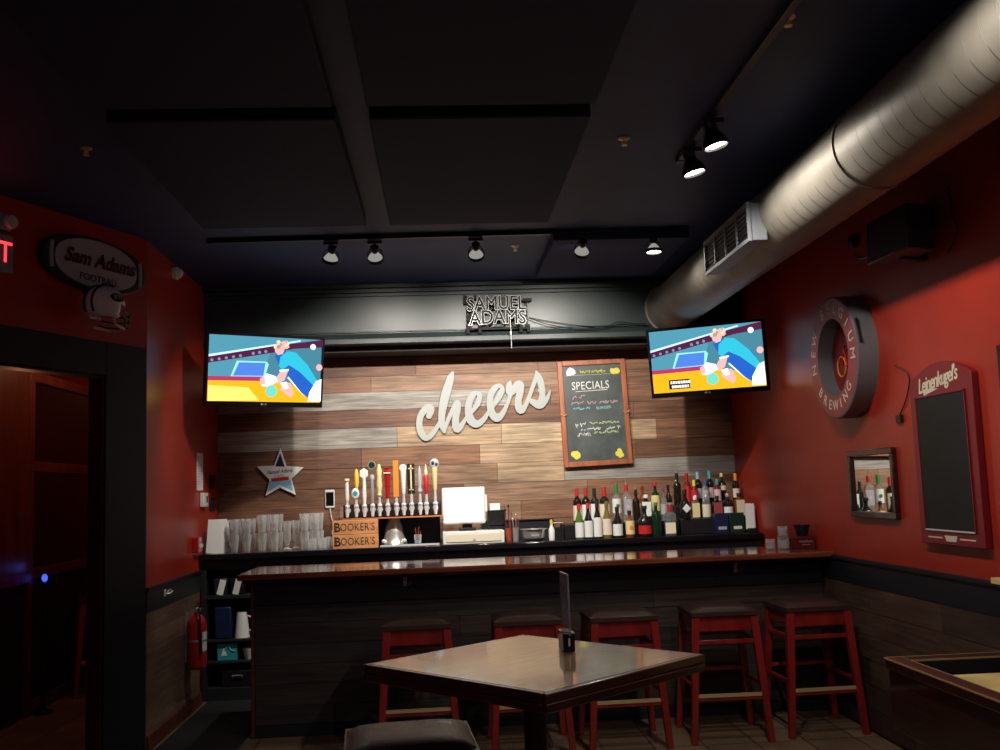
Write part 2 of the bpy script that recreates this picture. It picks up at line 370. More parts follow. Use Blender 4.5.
# ------------------------------------------------------------------ duct and vent
t = thing('air_duct', (2.02, 8.448, 3.085), 'long round silver spiral duct running under the ceiling along the red wall', 'duct')
prof = []; y = 0.0
while y > -11.3:
    prof += [(.2035, y), (.2035, y-.004), (.2035, y-.100), (.2035, y-.104), (.2048, y-.107), (.2035, y-.110)]; y -= .110
b = MB(); b.lathe(prof, (0, 0, 0), 'duct', 56, 'Y', closed=False); b.build('duct_body', t, sharp=60)
b = MB(); b.lathe([(.205, 0), (.222, 0), (.222, -.02), (.205, -.02)], (0, 0, 0), 'duct', 48, 'Y', closed=False); b.build('end_collar', t)
for yy in (-6.0, -4.15):
    b = MB(); b.tube([(0, yy, .2), (0, yy, .264)], .006, 'black', 6); b.lathe([(.209, yy-.012), (.212, yy-.012), (.212, yy+.012), (.209, yy+.012)], (0, 0, 0), 'duct', 48, 'Y', closed=False); b.build('hanger_strap', t)
t = thing('air_vent', (1.745, 5.815, 3.03), 'grey rectangular air grille fixed to the side of the round duct', 'vent')
b = MB(); b.box(.02, .11, -.46, .46, -.115, .10, 'vent_paint'); b.build('housing', t, bevel=.004)
b = MB(); b.box(0, .02, -.465, .465, .082, .105, 'vent_paint').box(0, .02, -.465, .465, -.12, -.097, 'vent_paint').box(0, .02, -.465, -.445, -.1, .09, 'vent_paint').box(0, .02, .445, .465, -.1, .09, 'vent_paint'); b.build('rim', t, bevel=.002)
b = MB(); b.box(.016, .024, -.445, .445, -.1, .09, 'black_matte')
for k in range(7): b.box(.004, .016, -.445, .445, -.09+k*.027, -.086+k*.027, 'charcoal', rot=(0, .6, 0))
for k in range(3): b.box(.003, .012, -.235+.23*k, -.22+.23*k, -.1, .09, 'vent_paint')
b.build('louvres', t)

# ------------------------------------------------------------------ ceiling bits
def detector(x, y, lab, kind):
    t = thing('sprinkler_head' if kind else 'smoke_detector', (x, y, ZC), lab, 'sprinkler' if kind else 'smoke detector')
    b = MB()
    if kind:
        b.lathe([(.03, 0), (.03, -.004), (.012, -.012), (.008, -.012)], (0, 0, 0), 'brass', 16); b.build('escutcheon', t)
        b = MB(); b.tube([(0, 0, -.01), (0, 0, -.035)], .005, 'brass', 8).lathe([(.016, -.035), (.016, -.038)], (0, 0, 0), 'brass', 14)
        b.tube([(.0, 0, -.012), (.012, 0, -.024), (0, 0, -.035)], .0025, 'brass', 6).tube([(.0, 0, -.012), (-.012, 0, -.024), (0, 0, -.035)], .0025, 'brass', 6); b.build('spray_head', t)
    else:
        b.lathe([(.035, 0), (.035, -.012), (.02, -.022), (.001, -.024)], (0, 0, 0), 'dim_white', 20); b.build('cover', t)
detector(-1.716, 4.93, 'brass sprinkler head on the dark ceiling at the far left', 1)
detector(.983, 4.90, 'brass sprinkler head on the plain ceiling strip beside the hung panels', 1)
detector(.589, 7.15, 'small brass sprinkler head between the back track and the crown moulding', 1)
detector(1.375, 3.58, 'brass sprinkler head near the top edge beside the right lighting track', 1)

# ------------------------------------------------------------------ track lighting
def track(x0, y0, x1, y1, lab):
    t = thing('lighting_track', ((x0+x1)/2, (y0+y1)/2, ZC), lab, 'lighting track')
    L = math.hypot(x1-x0, y1-y0); t.rotation_euler = (0, 0, math.atan2(y1-y0, x1-x0))
    b = MB(); b.box(-L/2, L/2, -.018, .018, -.03, -.001, 'black'); b.build('rail', t, bevel=.002)
    for s_ in (-1, 1):
        b = MB(); b.box(s_*L/2-.02, s_*L/2+.02, -.021, .021, -.034, -.001, 'black'); b.build('end_cap', t, bevel=.003)
track(-1.53, 6.78, 1.74, 6.70, 'long black lighting track crossing the ceiling in front of the back counter')
track(1.345, 5.2, 1.35, -.5, 'black lighting track running towards the camera on the right of the ceiling')
def spot(x, y, aim, lab, power, ang_=70, bright=True, col=(1, .93, .84), blend=.5):
    t = thing('track_spotlight', (x, y, ZC-.03), lab, 'spotlight', group=None)
    b = MB(); b.box(-.05, .05, -.018, .018, -.025, -.0015, 'black'); b.build('adapter', t, bevel=.003)
    b = MB(); b.tube([(0, 0, -.025), (0, 0, -.05)], .008, 'black', 8); b.build('stem', t)
    hd = Vector((0, 0, -.105)); d = (Vector(aim)-(Vector((x, y, ZC-.03))+hd)).normalized()
    q = d.to_track_quat('-Z', 'Y').to_matrix().to_4x4(); q.translation = hd
    az = q.to_3x3() @ Vector((1, 0, 0))
    b = MB(); pts = []
    for k in range(13):
        a = PI*k/12; p = az*math.cos(a)*.052; pts.append((p.x, p.y, hd.z+.055*math.sin(a)))
    b.tube(pts, .004, 'black', 6); b.build('yoke', t)
    K = 1.25 if bright else 1.1; q = q @ Matrix.Scale(K, 4)
    b = MB(); b.T = q
    if bright: b.lathe([(.022, .055), (.026, .03), (.047, -.005), (.050, -.02), (.050, -.03), (.045, -.03), (.043, -.012), (.02, .02)], (0, 0, 0), 'black', 24, closed=False)
    else: b.lathe([(.0475, -.012), (.053, -.012), (.053, -.032), (.0475, -.032), (.0475, -.012)], (0, 0, 0), 'black', 24, closed=False)
    b.lathe([(.026, .07), (.026, .045), (.016, .025)], (0, 0, 0), 'black', 16); b.build('housing', t)
    b = MB(); b.T = q
    if bright: b.lathe([(.018, .018), (.034, .0), (.043, -.022)], (0, 0, 0), 'chrome', 24, closed=False).lathe([(.0425, -.020), (.001, -.021)], (0, 0, 0), 'bulb', 24)
    else: b.lathe([(.015, .025), (.028, .010), (.040, -.008), (.046, -.024)], (0, 0, 0), 'bulb_glow', 24, closed=False).lathe([(.0425, -.026), (.001, -.027)], (0, 0, 0), 'bulb', 24)
    b.build('reflector_bulb', t, label='lit reflector bulb')
    l = bpy.data.lights.new('spot', 'SPOT'); l.energy = power; l.color = col; l.spot_size = R(ang_); l.spot_blend = blend; l.shadow_soft_size = .03
    o = bpy.data.objects.new('spot_lamp', l); COL.objects.link(o); o.parent = t; m = d.to_track_quat('-Z', 'Y').to_matrix().to_4x4(); m.translation = hd+d*.045; o.matrix_local = m
    return t
spot(-.71, 6.79, (-1.3, 8.6, 1.1), 'black track spotlight, leftmost of the five on the back track', 55, 95, False)
spot(-.41, 6.79, (-.41, 8.9, 1.6), 'black track spotlight, second from the left on the back track', 110, 90, False)
spot(.285, 6.77, (.40, 8.9, 1.6), 'black track spotlight hanging alone mid-way along the back track', 130, 90, False)
spot(1.02, 6.745, (1.0, 8.9, 1.6), 'black track spotlight right of centre, hung above the tall menu board', 170, 90, False)
spot(1.52, 6.735, (1.5, 6.6, 0), 'black track spotlight at the right end of the back track, nearest the duct', 14, 165, False)
spot(1.35, 4.56, (2.1, 4.4, 0), 'glaring white spotlight on the right track, the nearer of the two in view', 40, 158, True, blend=.45)
spot(1.35, 4.97, (2.1, 4.8, 0), 'glaring white spotlight at the far end of the right track', 40, 158, True, blend=.45)
spot(1.35, 2.9, (2.1, 3.0, 0), 'black track spotlight on the right track, out above the game table', 42, 158, True, blend=.45)
spot(1.35, 1.2, (.9, 1.6, 0), 'black track spotlight on the right track, last towards the camera', 20, 120, True)

# ------------------------------------------------------------------ television sets
def screen(b, W, H, y, caption):
    def P(uv): return [((u-.5)*W, (.5-v)*H) for u, v in uv]
    n = [0]
    def lay(uv, m): n[0] += 1; b.prism(P(uv), y-.0004*n[0], y-.0004*n[0]+.0003, m)
    def disc(u, v, ru, m, k=12, sq=1): lay([(u+ru*math.cos(2*PI*i/k), v+ru*W/H*sq*math.sin(2*PI*i/k)) for i in range(k)], m)
    lay([(0, 0), (1, 0), (1, 1), (0, 1)], 'tv_teal')
    lay([(.55, .14), (1, .05), (1, .75), (.45, .7)], 'tv_teal2')
    lay([(0, .33), (.58, .125), (1, -.0), (1, .12), (.75, .16), (.55, .24), (0, .43)], 'tv_maroon')
    for i in range(5): disc(.03+.06*i, .385-.02*i, .013, 'tv_balls', 8)
    for i in range(3): disc(.38+.055*i, .26-.018*i, .014, 'tv_balls', 8)
    lay([(0, .30), (.58, .10), (.8, .02), (.8, .045), (.58, .125), (0, .335)], 'tv_line')
    lay([(0, .58), (.5, .55), (.5, .69), (0, .69)], 'tv_teal'); lay([(0, .625), (.5, .615), (.5, .68), (0, .69)], 'tv_magenta')
    lay([(0, .69), (.5, .68), (1, .78), (1, 1), (0, 1)], 'tv_floor')
    lay([(.19, .62), (.24, .38), (.5, .38), (.52, .42), (.49, .61)], 'tv_boxline'); lay([(.21, .61), (.26, .405), (.49, .40), (.475, .60)], 'tv_blue')
    lay([(.57, .28), (.66, .20), (.76, .22), (.90, .45), (.97, .68), (.89, .93), (.82, .84), (.70, .60), (.63, .50)], 'tv_shirt')
    lay([(.62, .30), (.68, .20), (.76, .22), (.88, .42), (.97, .66), (.94, .74), (.80, .52), (.70, .42), (.64, .50), (.61, .44)], 'tv_cyan')
    lay([(.615, .50), (.70, .48), (.70, .51), (.62, .53)], 'tv_white'); lay([(.70, .60), (.84, .88), (.86, .92), (.69, .62)], 'tv_white')
    lay([(.565, .12), (.63, .08), (.66, .16), (.64, .25), (.60, .27), (.57, .22)], 'tv_skin')
    rr = random.Random(5)
    for q in range(26):
        a = rr.uniform(-.3, 3.6); d = rr.uniform(.02, .065); disc(.625+d*math.cos(a)*.95, .13-d*math.sin(a)*1.3, rr.uniform(.010, .022), ('tv_hair', 'tv_skin', 'tv_hair2')[q % 3], 7)
    lay([(.62, .53), (.69, .51), (.66, .66), (.60, .72), (.57, .66)], 'tv_skin'); lay([(.66, .68), (.72, .70), (.75, .86), (.72, .93), (.62, .80)], 'tv_skin')
    lay([(.62, .70), (.68, .68), (.70, .78), (.66, .80)], 'tv_white')
    lay([(.44, .66), (.50, .56), (.58, .60), (.60, .68), (.52, .76), (.46, .76)], 'tv_white'); lay([(.44, .64), (.48, .60), (.49, .72), (.45, .74)], 'tv_skin')
    disc(.545, .83, .052, 'tv_mint', 14); lay([(.95, .66), (1, .62), (1, .98), (.88, .98), (.89, .84)], 'tv_white')
    disc(.975, .44, .03, 'tv_skin', 10); disc(.91, .12, .026, 'tv_white', 10)
    if caption:
        lay([(.15, .80), (.34, .80), (.34, .95), (.15, .95)], 'tv_black')
        for r_, (a, c) in enumerate(((.165, .33), (.175, .32))):
            x = a; k = 0
            while x < c:
                w = (.016, .022, .012, .019)[k % 4]; lay([(x, .822+.068*r_), (x+w, .822+.068*r_), (x+w, .865+.068*r_), (x, .865+.068*r_)], 'tv_white'); x += w+.006; k += 1
    else:
        lay([(0, .76), (.34, .78), (.44, .98), (0, 1)], 'tv_floor_pale')
def tv(cx, cy, cz, rz, tilt, lab, caption, armdir):
    t = thing('television', (cx, cy, cz), lab, 'television', rot=(tilt, 0, rz))
    W, H = .95, .565
    b = MB(); b.box(-W/2, W/2, .0, .045, -H/2, H/2, 'black').box(-W*.3, W*.3, .045, .08, -H*.3, H*.3, 'black'); b.build('cabinet', t, bevel=.008)
    b = MB(); g = .022
    for x0, x1, z0, z1 in ((-W/2, W/2, H/2-g, H/2), (-W/2, W/2, -H/2, -H/2+.04), (-W/2, -W/2+g, -H/2+.04, H/2-g), (W/2-g, W/2, -H/2+.04, H/2-g)): b.box(x0, x1, -.01, -.0005, z0, z1, 'black_gloss')
    z = b.build('bezel', t, bevel=.003)
    b = MB(); b.text('LG', .022, 'grey', 0, -.0112, -H/2+.02, .001); b.lathe([(.0001, -.0115), (.008, -.0115), (.008, -.0105)], (-.028, 0, -H/2+.02), 'grey', 12, 'Y'); b.build('logo', z)
    b = MB(); T0 = Matrix.Translation((0, 0, .009)); b.T = T0; screen(b, W-2*g, H-g-.04, -.001, caption); b.build('screen', t, label='lit screen showing a diving player in a blue shirt', sharp=10)
    b = MB(); b.box(-.12, .12, .081, .09, -.1, .1, 'charcoal'); b.tube([(0, .09, 0), armdir], .02, 'charcoal', 8); b.build('wall_bracket', t)
    return t
tv(-1.335, 7.815, 2.565, R(29.6), R(8), 'wall-mounted television angled in from the left red wall, tennis-like game on screen', False, (-.28, .48, .1))
tv(2.145, 7.825, 2.555, R(-28.5), R(8), 'wall-mounted television under the duct by the right red wall, caption box on screen', True, (.16, .40, .1))

# ------------------------------------------------------------------ script sign "cheers"
S = [[(-0.091, 2.239, 0.021), (-0.069, 2.293, 0.023), (-0.092, 2.312, 0.028), (-0.134, 2.285, 0.025), (-0.168, 2.23, 0.023), (-0.177, 2.156, 0.023), (-0.156, 2.081, 0.024), (-0.117, 2.047, 0.021), (-0.07, 2.078, 0.019), (-0.022, 2.142, 0.016), (0.012, 2.197, 0.014)], [(0.129, 2.614, 0.01), (0.112, 2.578, 0.024), (0.092, 2.522, 0.029), (0.064, 2.438, 0.032), (0.037, 2.336, 0.03), (0.021, 2.243, 0.025), (0.02, 2.159, 0.023), (0.039, 2.095, 0.011)], [(0.039, 2.107, 0.012), (0.073, 2.195, 0.015), (0.117, 2.287, 0.016), (0.157, 2.351, 0.02), (0.16, 2.304, 0.025), (0.141, 2.211, 0.025), (0.143, 2.136, 0.028), (0.159, 2.117, 0.025), (0.197, 2.158, 0.018), (0.236, 2.213, 0.013), (0.295, 2.277, 0.015), (0.339, 2.336, 0.02), (0.357, 2.401, 0.018), (0.332, 2.428, 0.016), (0.294, 2.408, 0.023), (0.261, 2.339, 0.024), (0.255, 2.264, 0.027), (0.273, 2.193, 0.03), (0.319, 2.157, 0.028), (0.376, 2.185, 0.02), (0.429, 2.254, 0.014)], [(0.421, 2.246, 0.013), (0.475, 2.315, 0.016), (0.534, 2.398, 0.021), (0.558, 2.458, 0.018), (0.535, 2.487, 0.015), (0.492, 2.465, 0.022), (0.452, 2.396, 0.023), (0.447, 2.311, 0.025), (0.466, 2.235, 0.028), (0.508, 2.201, 0.027), (0.557, 2.247, 0.019), (0.602, 2.33, 0.013), (0.629, 2.409, 0.016)], [(0.633, 2.522, 0.007), (0.622, 2.485, 0.025), (0.625, 2.428, 0.027), (0.663, 2.441, 0.023), (0.693, 2.483, 0.031), (0.719, 2.487, 0.028), (0.714, 2.425, 0.026), (0.695, 2.35, 0.025), (0.697, 2.294, 0.027), (0.72, 2.265, 0.027), (0.757, 2.306, 0.017), (0.793, 2.38, 0.015), (0.829, 2.469, 0.015), (0.861, 2.549, 0.016), (0.867, 2.596, 0.01)], [(0.867, 2.599, 0.01), (0.889, 2.543, 0.023), (0.905, 2.476, 0.024), (0.911, 2.4, 0.022), (0.895, 2.344, 0.021), (0.865, 2.312, 0.021)], [(0.793, 2.357, 0.013), (0.828, 2.332, 0.023), (0.884, 2.302, 0.026), (0.932, 2.338, 0.02), (0.968, 2.394, 0.011), (0.986, 2.436, 0.002)]]
def cr(p, n=6):
    out = []
    for i in range(len(p)-1):
        a, b_, c, d = p[max(i-1, 0)], p[i], p[i+1], p[min(i+2, len(p)-1)]
        for k in range(n):
            t = k/n; out.append(tuple(.5*((2*b_[j])+(-a[j]+c[j])*t+(2*a[j]-5*b_[j]+4*c[j]-d[j])*t*t+(-a[j]+3*b_[j]-3*c[j]+d[j])*t**3) for j in range(len(a))))
    return out+[p[-1]]
def ribbon(b, pts, y0, y1, m, k=1.0):
    """flat cut-out stroke of varying half width, in XZ"""
    n = len(pts); L = []; Rr = []
    for i, (x, z, w) in enumerate(pts):
        a = Vector(pts[max(i-1, 0)][:2]); c = Vector(pts[min(i+1, n-1)][:2]); t = (c-a).normalized(); nn = Vector((-t.y, t.x))*w*k
        L.append((x+nn.x, z+nn.y)); Rr.append((x-nn.x, z-nn.y))
    vs = [(x, y+(-.004*i/n if y == y0 else 0), z) for y in (y0, y1) for q in (L, Rr) for i, (x, z) in enumerate(q)]
    fs = []
    for i in range(n-1):
        fs += [(i, i+1, n+i+1, n+i), (2*n+i+1, 2*n+i, 3*n+i, 3*n+i+1), (i+1, i, 2*n+i, 2*n+i+1), (n+i, n+i+1, 3*n+i+1, 3*n+i)]
    b.add(vs, fs, m)
    for (x, z, w) in (pts[0], pts[-1]):
        b.lathe([(max(w*k, .002), y0-.0045*((x, z, w) == pts[-1])+.0008), (max(w*k, .002), y1)], (x, 0, z), m, 14, 'Y')
b = MB(); k = 8.90/8.74
for i, s_ in enumerate(S):
    pts = [((x)*k, 1.6+(z-1.6)*k, w) for x, z, w in cr(s_)]
    ribbon(b, [(x-.4, z-2.35, w*1.22) for x, z, w in pts], -.012-.0006*i, 0, 'sign_white')
for x, z in ((-.26, -.07), (.12, -.1), (.5, .1)): b.box(x-.006, x+.006, 0, .0095, z-.006, z+.006, 'steel')
o = b.build('script_sign', loc=(.4, YB-.0355, 2.35)); tag(o, 'white cut-out script sign reading cheers on the plank wall', 'sign')

# ------------------------------------------------------------------ star sign
t = thing('star_sign', (-1.415, YB-.026, 1.80), 'white five-pointed beer sign star on the plank wall above the glasses', 'sign')
Ro, Ri = .205, .095; st = []
pts = [(.012, .205), (.062, .05), (.215, .035), (.105, -.065), (.14, -.205), (.005, -.135), (-.12, -.205), (-.085, -.065), (-.195, .055), (-.045, .06)]
b = MB(); b.prism(pts, -.03, 0, 'white'); b.build('star_panel', t, bevel=.003)
b = MB(); sm = [(x*.8+.001, z*.8) for x, z in pts]; b.prism([(.012, .165), (.05, .045), (-.032, .05)], -.0312, -.03, 'navy_blue'); b.prism([(-.085, -.075), (.098, -.075), (.12, -.17), (.005, -.11), (-.1, -.17)], -.0312, -.03, 'sky')
b.text('Samuel Adams', .046, 'navy_blue', .005, -.0315, .005, wide=.8, off=.0005, th=.001, shear=.3, rot=.06); b.box(-.001, .001, -.031, -.0305, -.001, .001, 'white'); 0 and b.text('', .042, 'grey', .005, -.0315, .005, .001, shear=.3, rot=.06); b.text('Light', .045, 'grey', .0, -.0315, -.03, .001, shear=.3); b.box(-.07, .085, -.0312, -.03, -.078, -.046, 'red_paint', rot=(0, -.08, 0))
b.build('printed_face', t)

# ------------------------------------------------------------------ specials board
t = thing('menu_board', (1.392, YB-.045, 2.235), 'tall wood-framed chalkboard of handwritten specials on the plank wall', 'chalkboard', rot=(R(-1.5), R(-1.4), 0))
W, H = .62, .955; w = .045
b = MB(); b.box(-W/2+w, W/2-w, -.005, .01, -H/2+w, H/2-w, 'chalk_slate'); sl = b.build('slate', t)
b = MB()
for sx in (-1, 1): b.box(min(sx*W/2, sx*(W/2-w)), max(sx*W/2, sx*(W/2-w)), -.022, .012, -H/2, H/2, 'frame_wood')
b.box(-W/2+w, W/2-w, -.022, .012, H/2-w, H/2, 'frame_wood').box(-W/2+w, W/2-w, -.022, .012, -H/2, -H/2+w, 'frame_wood')
b.build('frame', t, bevel=.005)
b = MB()
for sx in (-1, 1): b.tube([(sx*(W/2+.004), -.024, .0), (sx*(W/2-.03), -.026, -.02), (sx*(W/2-.055), -.024, -.005)], .006, 'brass', 6)
b.build('clips', t)
b = MB(); Y_ = -.0062; T = .001
b.text('SPECIALS', .102, 'chalk_white', -.02, Y_, .245, T, wide=.80, spacing=1.05); b.box(-.16, .13, Y_-.0005, Y_+.0005, .197, .202, 'chalk_white', rot=(0, -.02, 0))
b.box(-.25, .25, Y_-.0005, Y_+.0005, .343, .3455, 'chalk_green')
def scrawl(x, z, w, h, m, dens=42, seed=1):
    rr = random.Random(seed); n = int(w*dens*1.9); pts = []; xx = x
    for i in range(n):
        xx += w/n
        if rr.random() < .09:
            if len(pts) > 2: b.tube(pts, .0048, m, 4, cap=False)
            pts = []; continue
        pts.append((xx+rr.uniform(-.004, .004), Y_, z+h*(rr.random()-.5)+.01*rr.random()))
    if len(pts) > 2: b.tube(pts, .0048, m, 4, cap=False)
scrawl(-.11, .37, .24, .03, 'chalk_yellow', 80, 11); scrawl(-.20, .14, .12, .035, 'chalk_pink', 60, 2); scrawl(-.21, .085, .43, .03, 'chalk_pink', 75, 3); scrawl(-.21, .035, .2, .02, 'chalk_cyan', 80, 4)
b.text('BURGER', .036, 'chalk_cyan', .085, Y_, .04, T, rot=.05)
scrawl(-.19, -.115, .1, .045, 'chalk_white', 60, 5); scrawl(-.07, -.10, .28, .025, 'chalk_green', 80, 6); scrawl(-.16, -.15, .38, .025, 'chalk_white', 80, 7); scrawl(-.20, -.20, .15, .04, 'chalk_white', 60, 8); scrawl(-.04, -.185, .24, .022, 'chalk_green', 80, 9)
def splat(x, z, r_, m, sd):
    rr = random.Random(sd)
    for i in range(5):
        a = rr.uniform(0, 6.28); b.prism([(x+math.cos(a)*r_*.4+r_*(.45+.3*rr.random())*math.cos(q*PI/4), z+math.sin(a)*r_*.35+r_*(.4+.3*rr.random())*math.sin(q*PI/4)) for q in range(8)], Y_-.0005-.0002*i, Y_+.0004, m)
splat(-.19, .375, .045, 'chalk_white', 1); splat(.21, .375, .045, 'chalk_yellow', 2); splat(-.20, -.37, .045, 'chalk_yellow', 3); splat(.2, -.375, .045, 'chalk_yellow', 4)
b.build('chalk_writing', sl)

# ------------------------------------------------------------------ unlit neon beer sign on the soffit
t = thing('neon_sign', (.513, 8.385, 3.065), 'unlit neon sign reading SAMUEL ADAMS on the dark soffit', 'sign')
b = MB(); b.box(-.27, .27, -.012, .012, -.135, -.118, 'black_matte')
for x in (-.25, -.15, .2, .265): b.box(x-.012, x+.012, -.03, .03, -.165, -.10, 'black_matte')
b.box(-.28, -.25, -.03, .03, .09, .16, 'black_matte').box(.22, .30, -.02, .03, .10, .125, 'black_matte').box(-.2, -.17, -.02, .03, .13, .16, 'black_matte').box(.14, .18, -.02, .03, .13, .16, 'black_matte').box(-.26, -.2, -.02, .03, -.06, .0, 'black_matte')
b.box(-.26, -.25, 0, .012, -.13, .12, 'black_matte').box(.25, .26, 0, .012, -.13, .12, 'black_matte').box(-.26, .26, .0, .012, .04, .05, 'black_matte'); b.build('mounting_frame', t)
b = MB(); b.text('SAMUEL', .165, 'neon_tube', -.005, -.032, .075, 0, wide=.84, outline=.0036, off=.004, curve=lambda a: -.12*a*a+.01); b.text('SAMUEL', .165, 'black_matte', -.005, -.020, .075, .012, off=.004, wide=.84, curve=lambda a: -.12*a*a+.01); b.build('upper_lettering', t)
b = MB(); b.text('ADAMS', .165, 'neon_tube', .005, -.032, -.045, 0, wide=.88, outline=.0036, off=.004, curve=lambda a: -.2*a*a+.01); b.text('ADAMS', .165, 'black_matte', .005, -.020, -.045, .012, off=.004, wide=.88, curve=lambda a: -.2*a*a+.01); b.build('lower_lettering', t)
b = MB(); pts = [(-.2+.02*i, -.028, -.135+.045*math.sin(PI*i/20)) for i in range(21)]; b.tube(pts, .005, 'black', 6); b.build('underline_tube', t)
b = MB(); b.tube([(.11, -.035, -.02), (.112, -.035, -.17), (.113, -.03, -.30)], .0022, 'white', 6); b.lathe([(.004, 0), (.009, .02), (.003, .04)], (.112, -.033, -.19), 'white', 8); b.build('pull_chain', t)
b = MB(); b.tube(cr([(0.789, 8.390, 3.025), (0.930, 8.390, 2.969), (1.082, 8.380, 2.934), (1.233, 8.380, 2.914), (1.435, 8.380, 2.924), (1.546, 8.390, 2.969), (1.668, 8.390, 2.955), (1.790, 8.380, 2.945)]), .004, 'black', 6)
b.tube(cr([(0.789, 8.420, 3.035), (0.961, 8.420, 2.995), (1.162, 8.420, 2.960), (1.365, 8.410, 2.939), (1.567, 8.390, 2.945), (1.790, 8.380, 2.934)]), .003, 'black', 6)
tag(b.build('power_cord'), 'black cords running from the neon sign towards the right television', 'cord')

# ------------------------------------------------------------------ back counter
t = thing('back_counter', (.35, 8.58, 0), 'long black back bar counter under the plank wall', 'counter')
b = MB(); b.box(-1.5, 2.29, -.33, .33, 0, 1.10, 'charcoal')
b.build('carcass', t, bevel=.004)
b = MB(); b.box(-2.29, -1.5, -.33, .33, 1.02, 1.10, 'charcoal').box(-2.29, -2.25, -.33, .33, 0, 1.02, 'charcoal').box(-2.25, -1.5, .29, .33, 0, 1.02, 'black_matte').box(-2.25, -1.5, -.33, .29, 0, .10, 'charcoal').box(-2.25, -1.5, -.33, .29, .455, .475, 'charcoal').box(-2.25, -1.5, -.33, .29, .285, .305, 'charcoal').box(-2.25, -1.5, -.33, .29, .79, .82, 'charcoal'); b.build('open_shelves', t, bevel=.003)
for i in range(4):
    b = MB(); x0 = -1.45+i*.93; b.box(x0, x0+.88, -.345, -.331, .12, 1.0, 'black'); d = b.build('door', t, bevel=.004)
    b = MB(); b.tube([(x0+.78, -.375, .70), (x0+.78, -.375, .86)], .008, 'steel', 8).box(x0+.775, x0+.785, -.375, -.345, .70, .71, 'steel').box(x0+.775, x0+.785, -.375, -.345, .85, .86, 'steel'); b.build('handle', d)
b = MB(); b.box(-2.30, 2.29, -.385, .345, 1.10, 1.15, 'black_gloss'); b.build('worktop', t, bevel=.008)
b = MB(); b.box(0.34, .98, 8.885, 8.92, 1.151, 1.30, 'navy').box(.34, .98, 8.87, 8.92, 1.30, 1.312, 'charcoal'); tag(b.build('splash_board', bevel=.002), 'low dark splash board behind the steel bowl', 'board')

# stepped liquor risers
t = thing('bottle_riser', (1.475, 8.60, 1.1501), 'long black bottle riser step holding the wine bottles', 'riser')
b = MB(); b.box(-.455, .52, -.17, .16, 0, .115, 'black'); b.build('step', t, bevel=.003)
t = thing('bottle_riser', (2.32, 8.60, 1.1501), 'stepped black bottle riser in the right corner', 'riser')
b = MB(); b.box(-.315, .30, -.17, -.02, 0, .125, 'black'); b.build('lower_step', t, bevel=.003)
b = MB(); b.box(-.315, .30, -.02, .17, 0, .235, 'black'); b.build('upper_step', t, bevel=.003)

# ------------------------------------------------------------------ bottles
def bottle(x, y, z0, h, r, kind, glass, lab=None, cap='black', top=.13, label='', lz=(.12, .5), name='wine_bottle', spout=False, neck=None, emb=None):
    t = thing(name, (x, y, z0), label, 'bottle', rz=rnd.uniform(-.25, .15), group='bottles behind the bar')
    if kind == 'wine': pr = [(0, .0), (.92, .0), (1, .02), (1, .60), (.94, .66), (.6, .72), (.40, .76), (.37, .97), (.42, .975), (.42, 1)]
    elif kind == 'burg': pr = [(0, 0), (.95, 0), (1, .02), (1, .44), (.9, .54), (.6, .66), (.40, .76), (.36, .97), (.40, .975), (.40, 1)]
    elif kind == 'round': pr = [(0, 0), (.95, 0), (1, .03), (1, .62), (.85, .70), (.42, .76), (.36, .80), (.34, .97), (.40, .98), (.40, 1)]
    elif kind == 'squat': pr = [(0, 0), (.95, 0), (1.02, .04), (1.04, .42), (.95, .55), (.5, .66), (.34, .72), (.33, .96), (.38, .97), (.38, 1)]
    else: pr = [(0, 0), (.96, 0), (1, .02), (1, .66), (.85, .73), (.42, .79), (.36, .82), (.34, .97), (.4, .98), (.4, 1)]
    seg = 20
    b = MB(); prof = [(max(a*r, .0005), c*h) for a, c in pr]
    if kind == 'square':
        vs = []; fs = []; n = 24
        for a, c in prof:
            q = max(0, min(1, (a/r-.45)/.4))
            for i in range(n):
                an = 2*PI*i/n; ca, sa = math.cos(an), math.sin(an); k_ = 1/max(abs(ca), abs(sa)); rr = a*(1+(min(k_, 1.22)-1)*q)
                vs.append((rr*ca, rr*sa*.8, c))
        for j in range(len(prof)-1):
            for i in range(n): fs.append((j*n+i, j*n+(i+1) % n, (j+1)*n+(i+1) % n, (j+1)*n+i))
        fs.append([(len(prof)-1)*n+i for i in range(n)]); b.add(vs, fs, glass)
    else: b.lathe(prof, (0, 0, 0), glass, seg)
    b.build('glass_body', t, sharp=50)
    if lab:
        b = MB(); z1, z2 = lz[0]*h, lz[1]*h
        if kind == 'square': b.box(-r*.86, r*.86, -r*.8-.0025, -r*.8-.0005, z1, z2, lab)
        else:
            vs = []; n = 14; rr = r*(1.04 if kind == 'squat' else 1)+.0012
            for zz_ in (z1, z2):
                for i in range(n+1):
                    an = -PI/2+(i/n-.5)*2.7; vs.append((rr*math.cos(an), rr*math.sin(an), zz_))
            b.add(vs, [(i, i+1, n+2+i, n+1+i) for i in range(n)], lab)
        lo = b.build('paper_label', t)
        if emb:
            b = MB(); rr = r*(.8 if kind == 'square' else 1.04 if kind == 'squat' else 1)+.0038
            b.lathe([(.0001, -rr-.0004), (r*.42, -rr-.0004), (r*.42, -rr)], (0, 0, (z1+z2)/2), emb, 14, 'Y')
            b.build('emblem', lo)
    if cap:
        b = MB(); b.lathe([(.44*r, h*(1-top)), (.44*r, h*.985), (.40*r, h*1.008), (.0005, h*1.008)], (0, 0, 0), cap, 14); b.build('capsule' if kind in ('wine', 'burg') else 'cap', t)
    if spout:
        b = MB(); b.tube([(0, 0, h), (0, 0, h+.03), (-.012, 0, h+.055)], [.008, .005, .003], 'steel', 8); b.build('pour_spout', t)
    return t
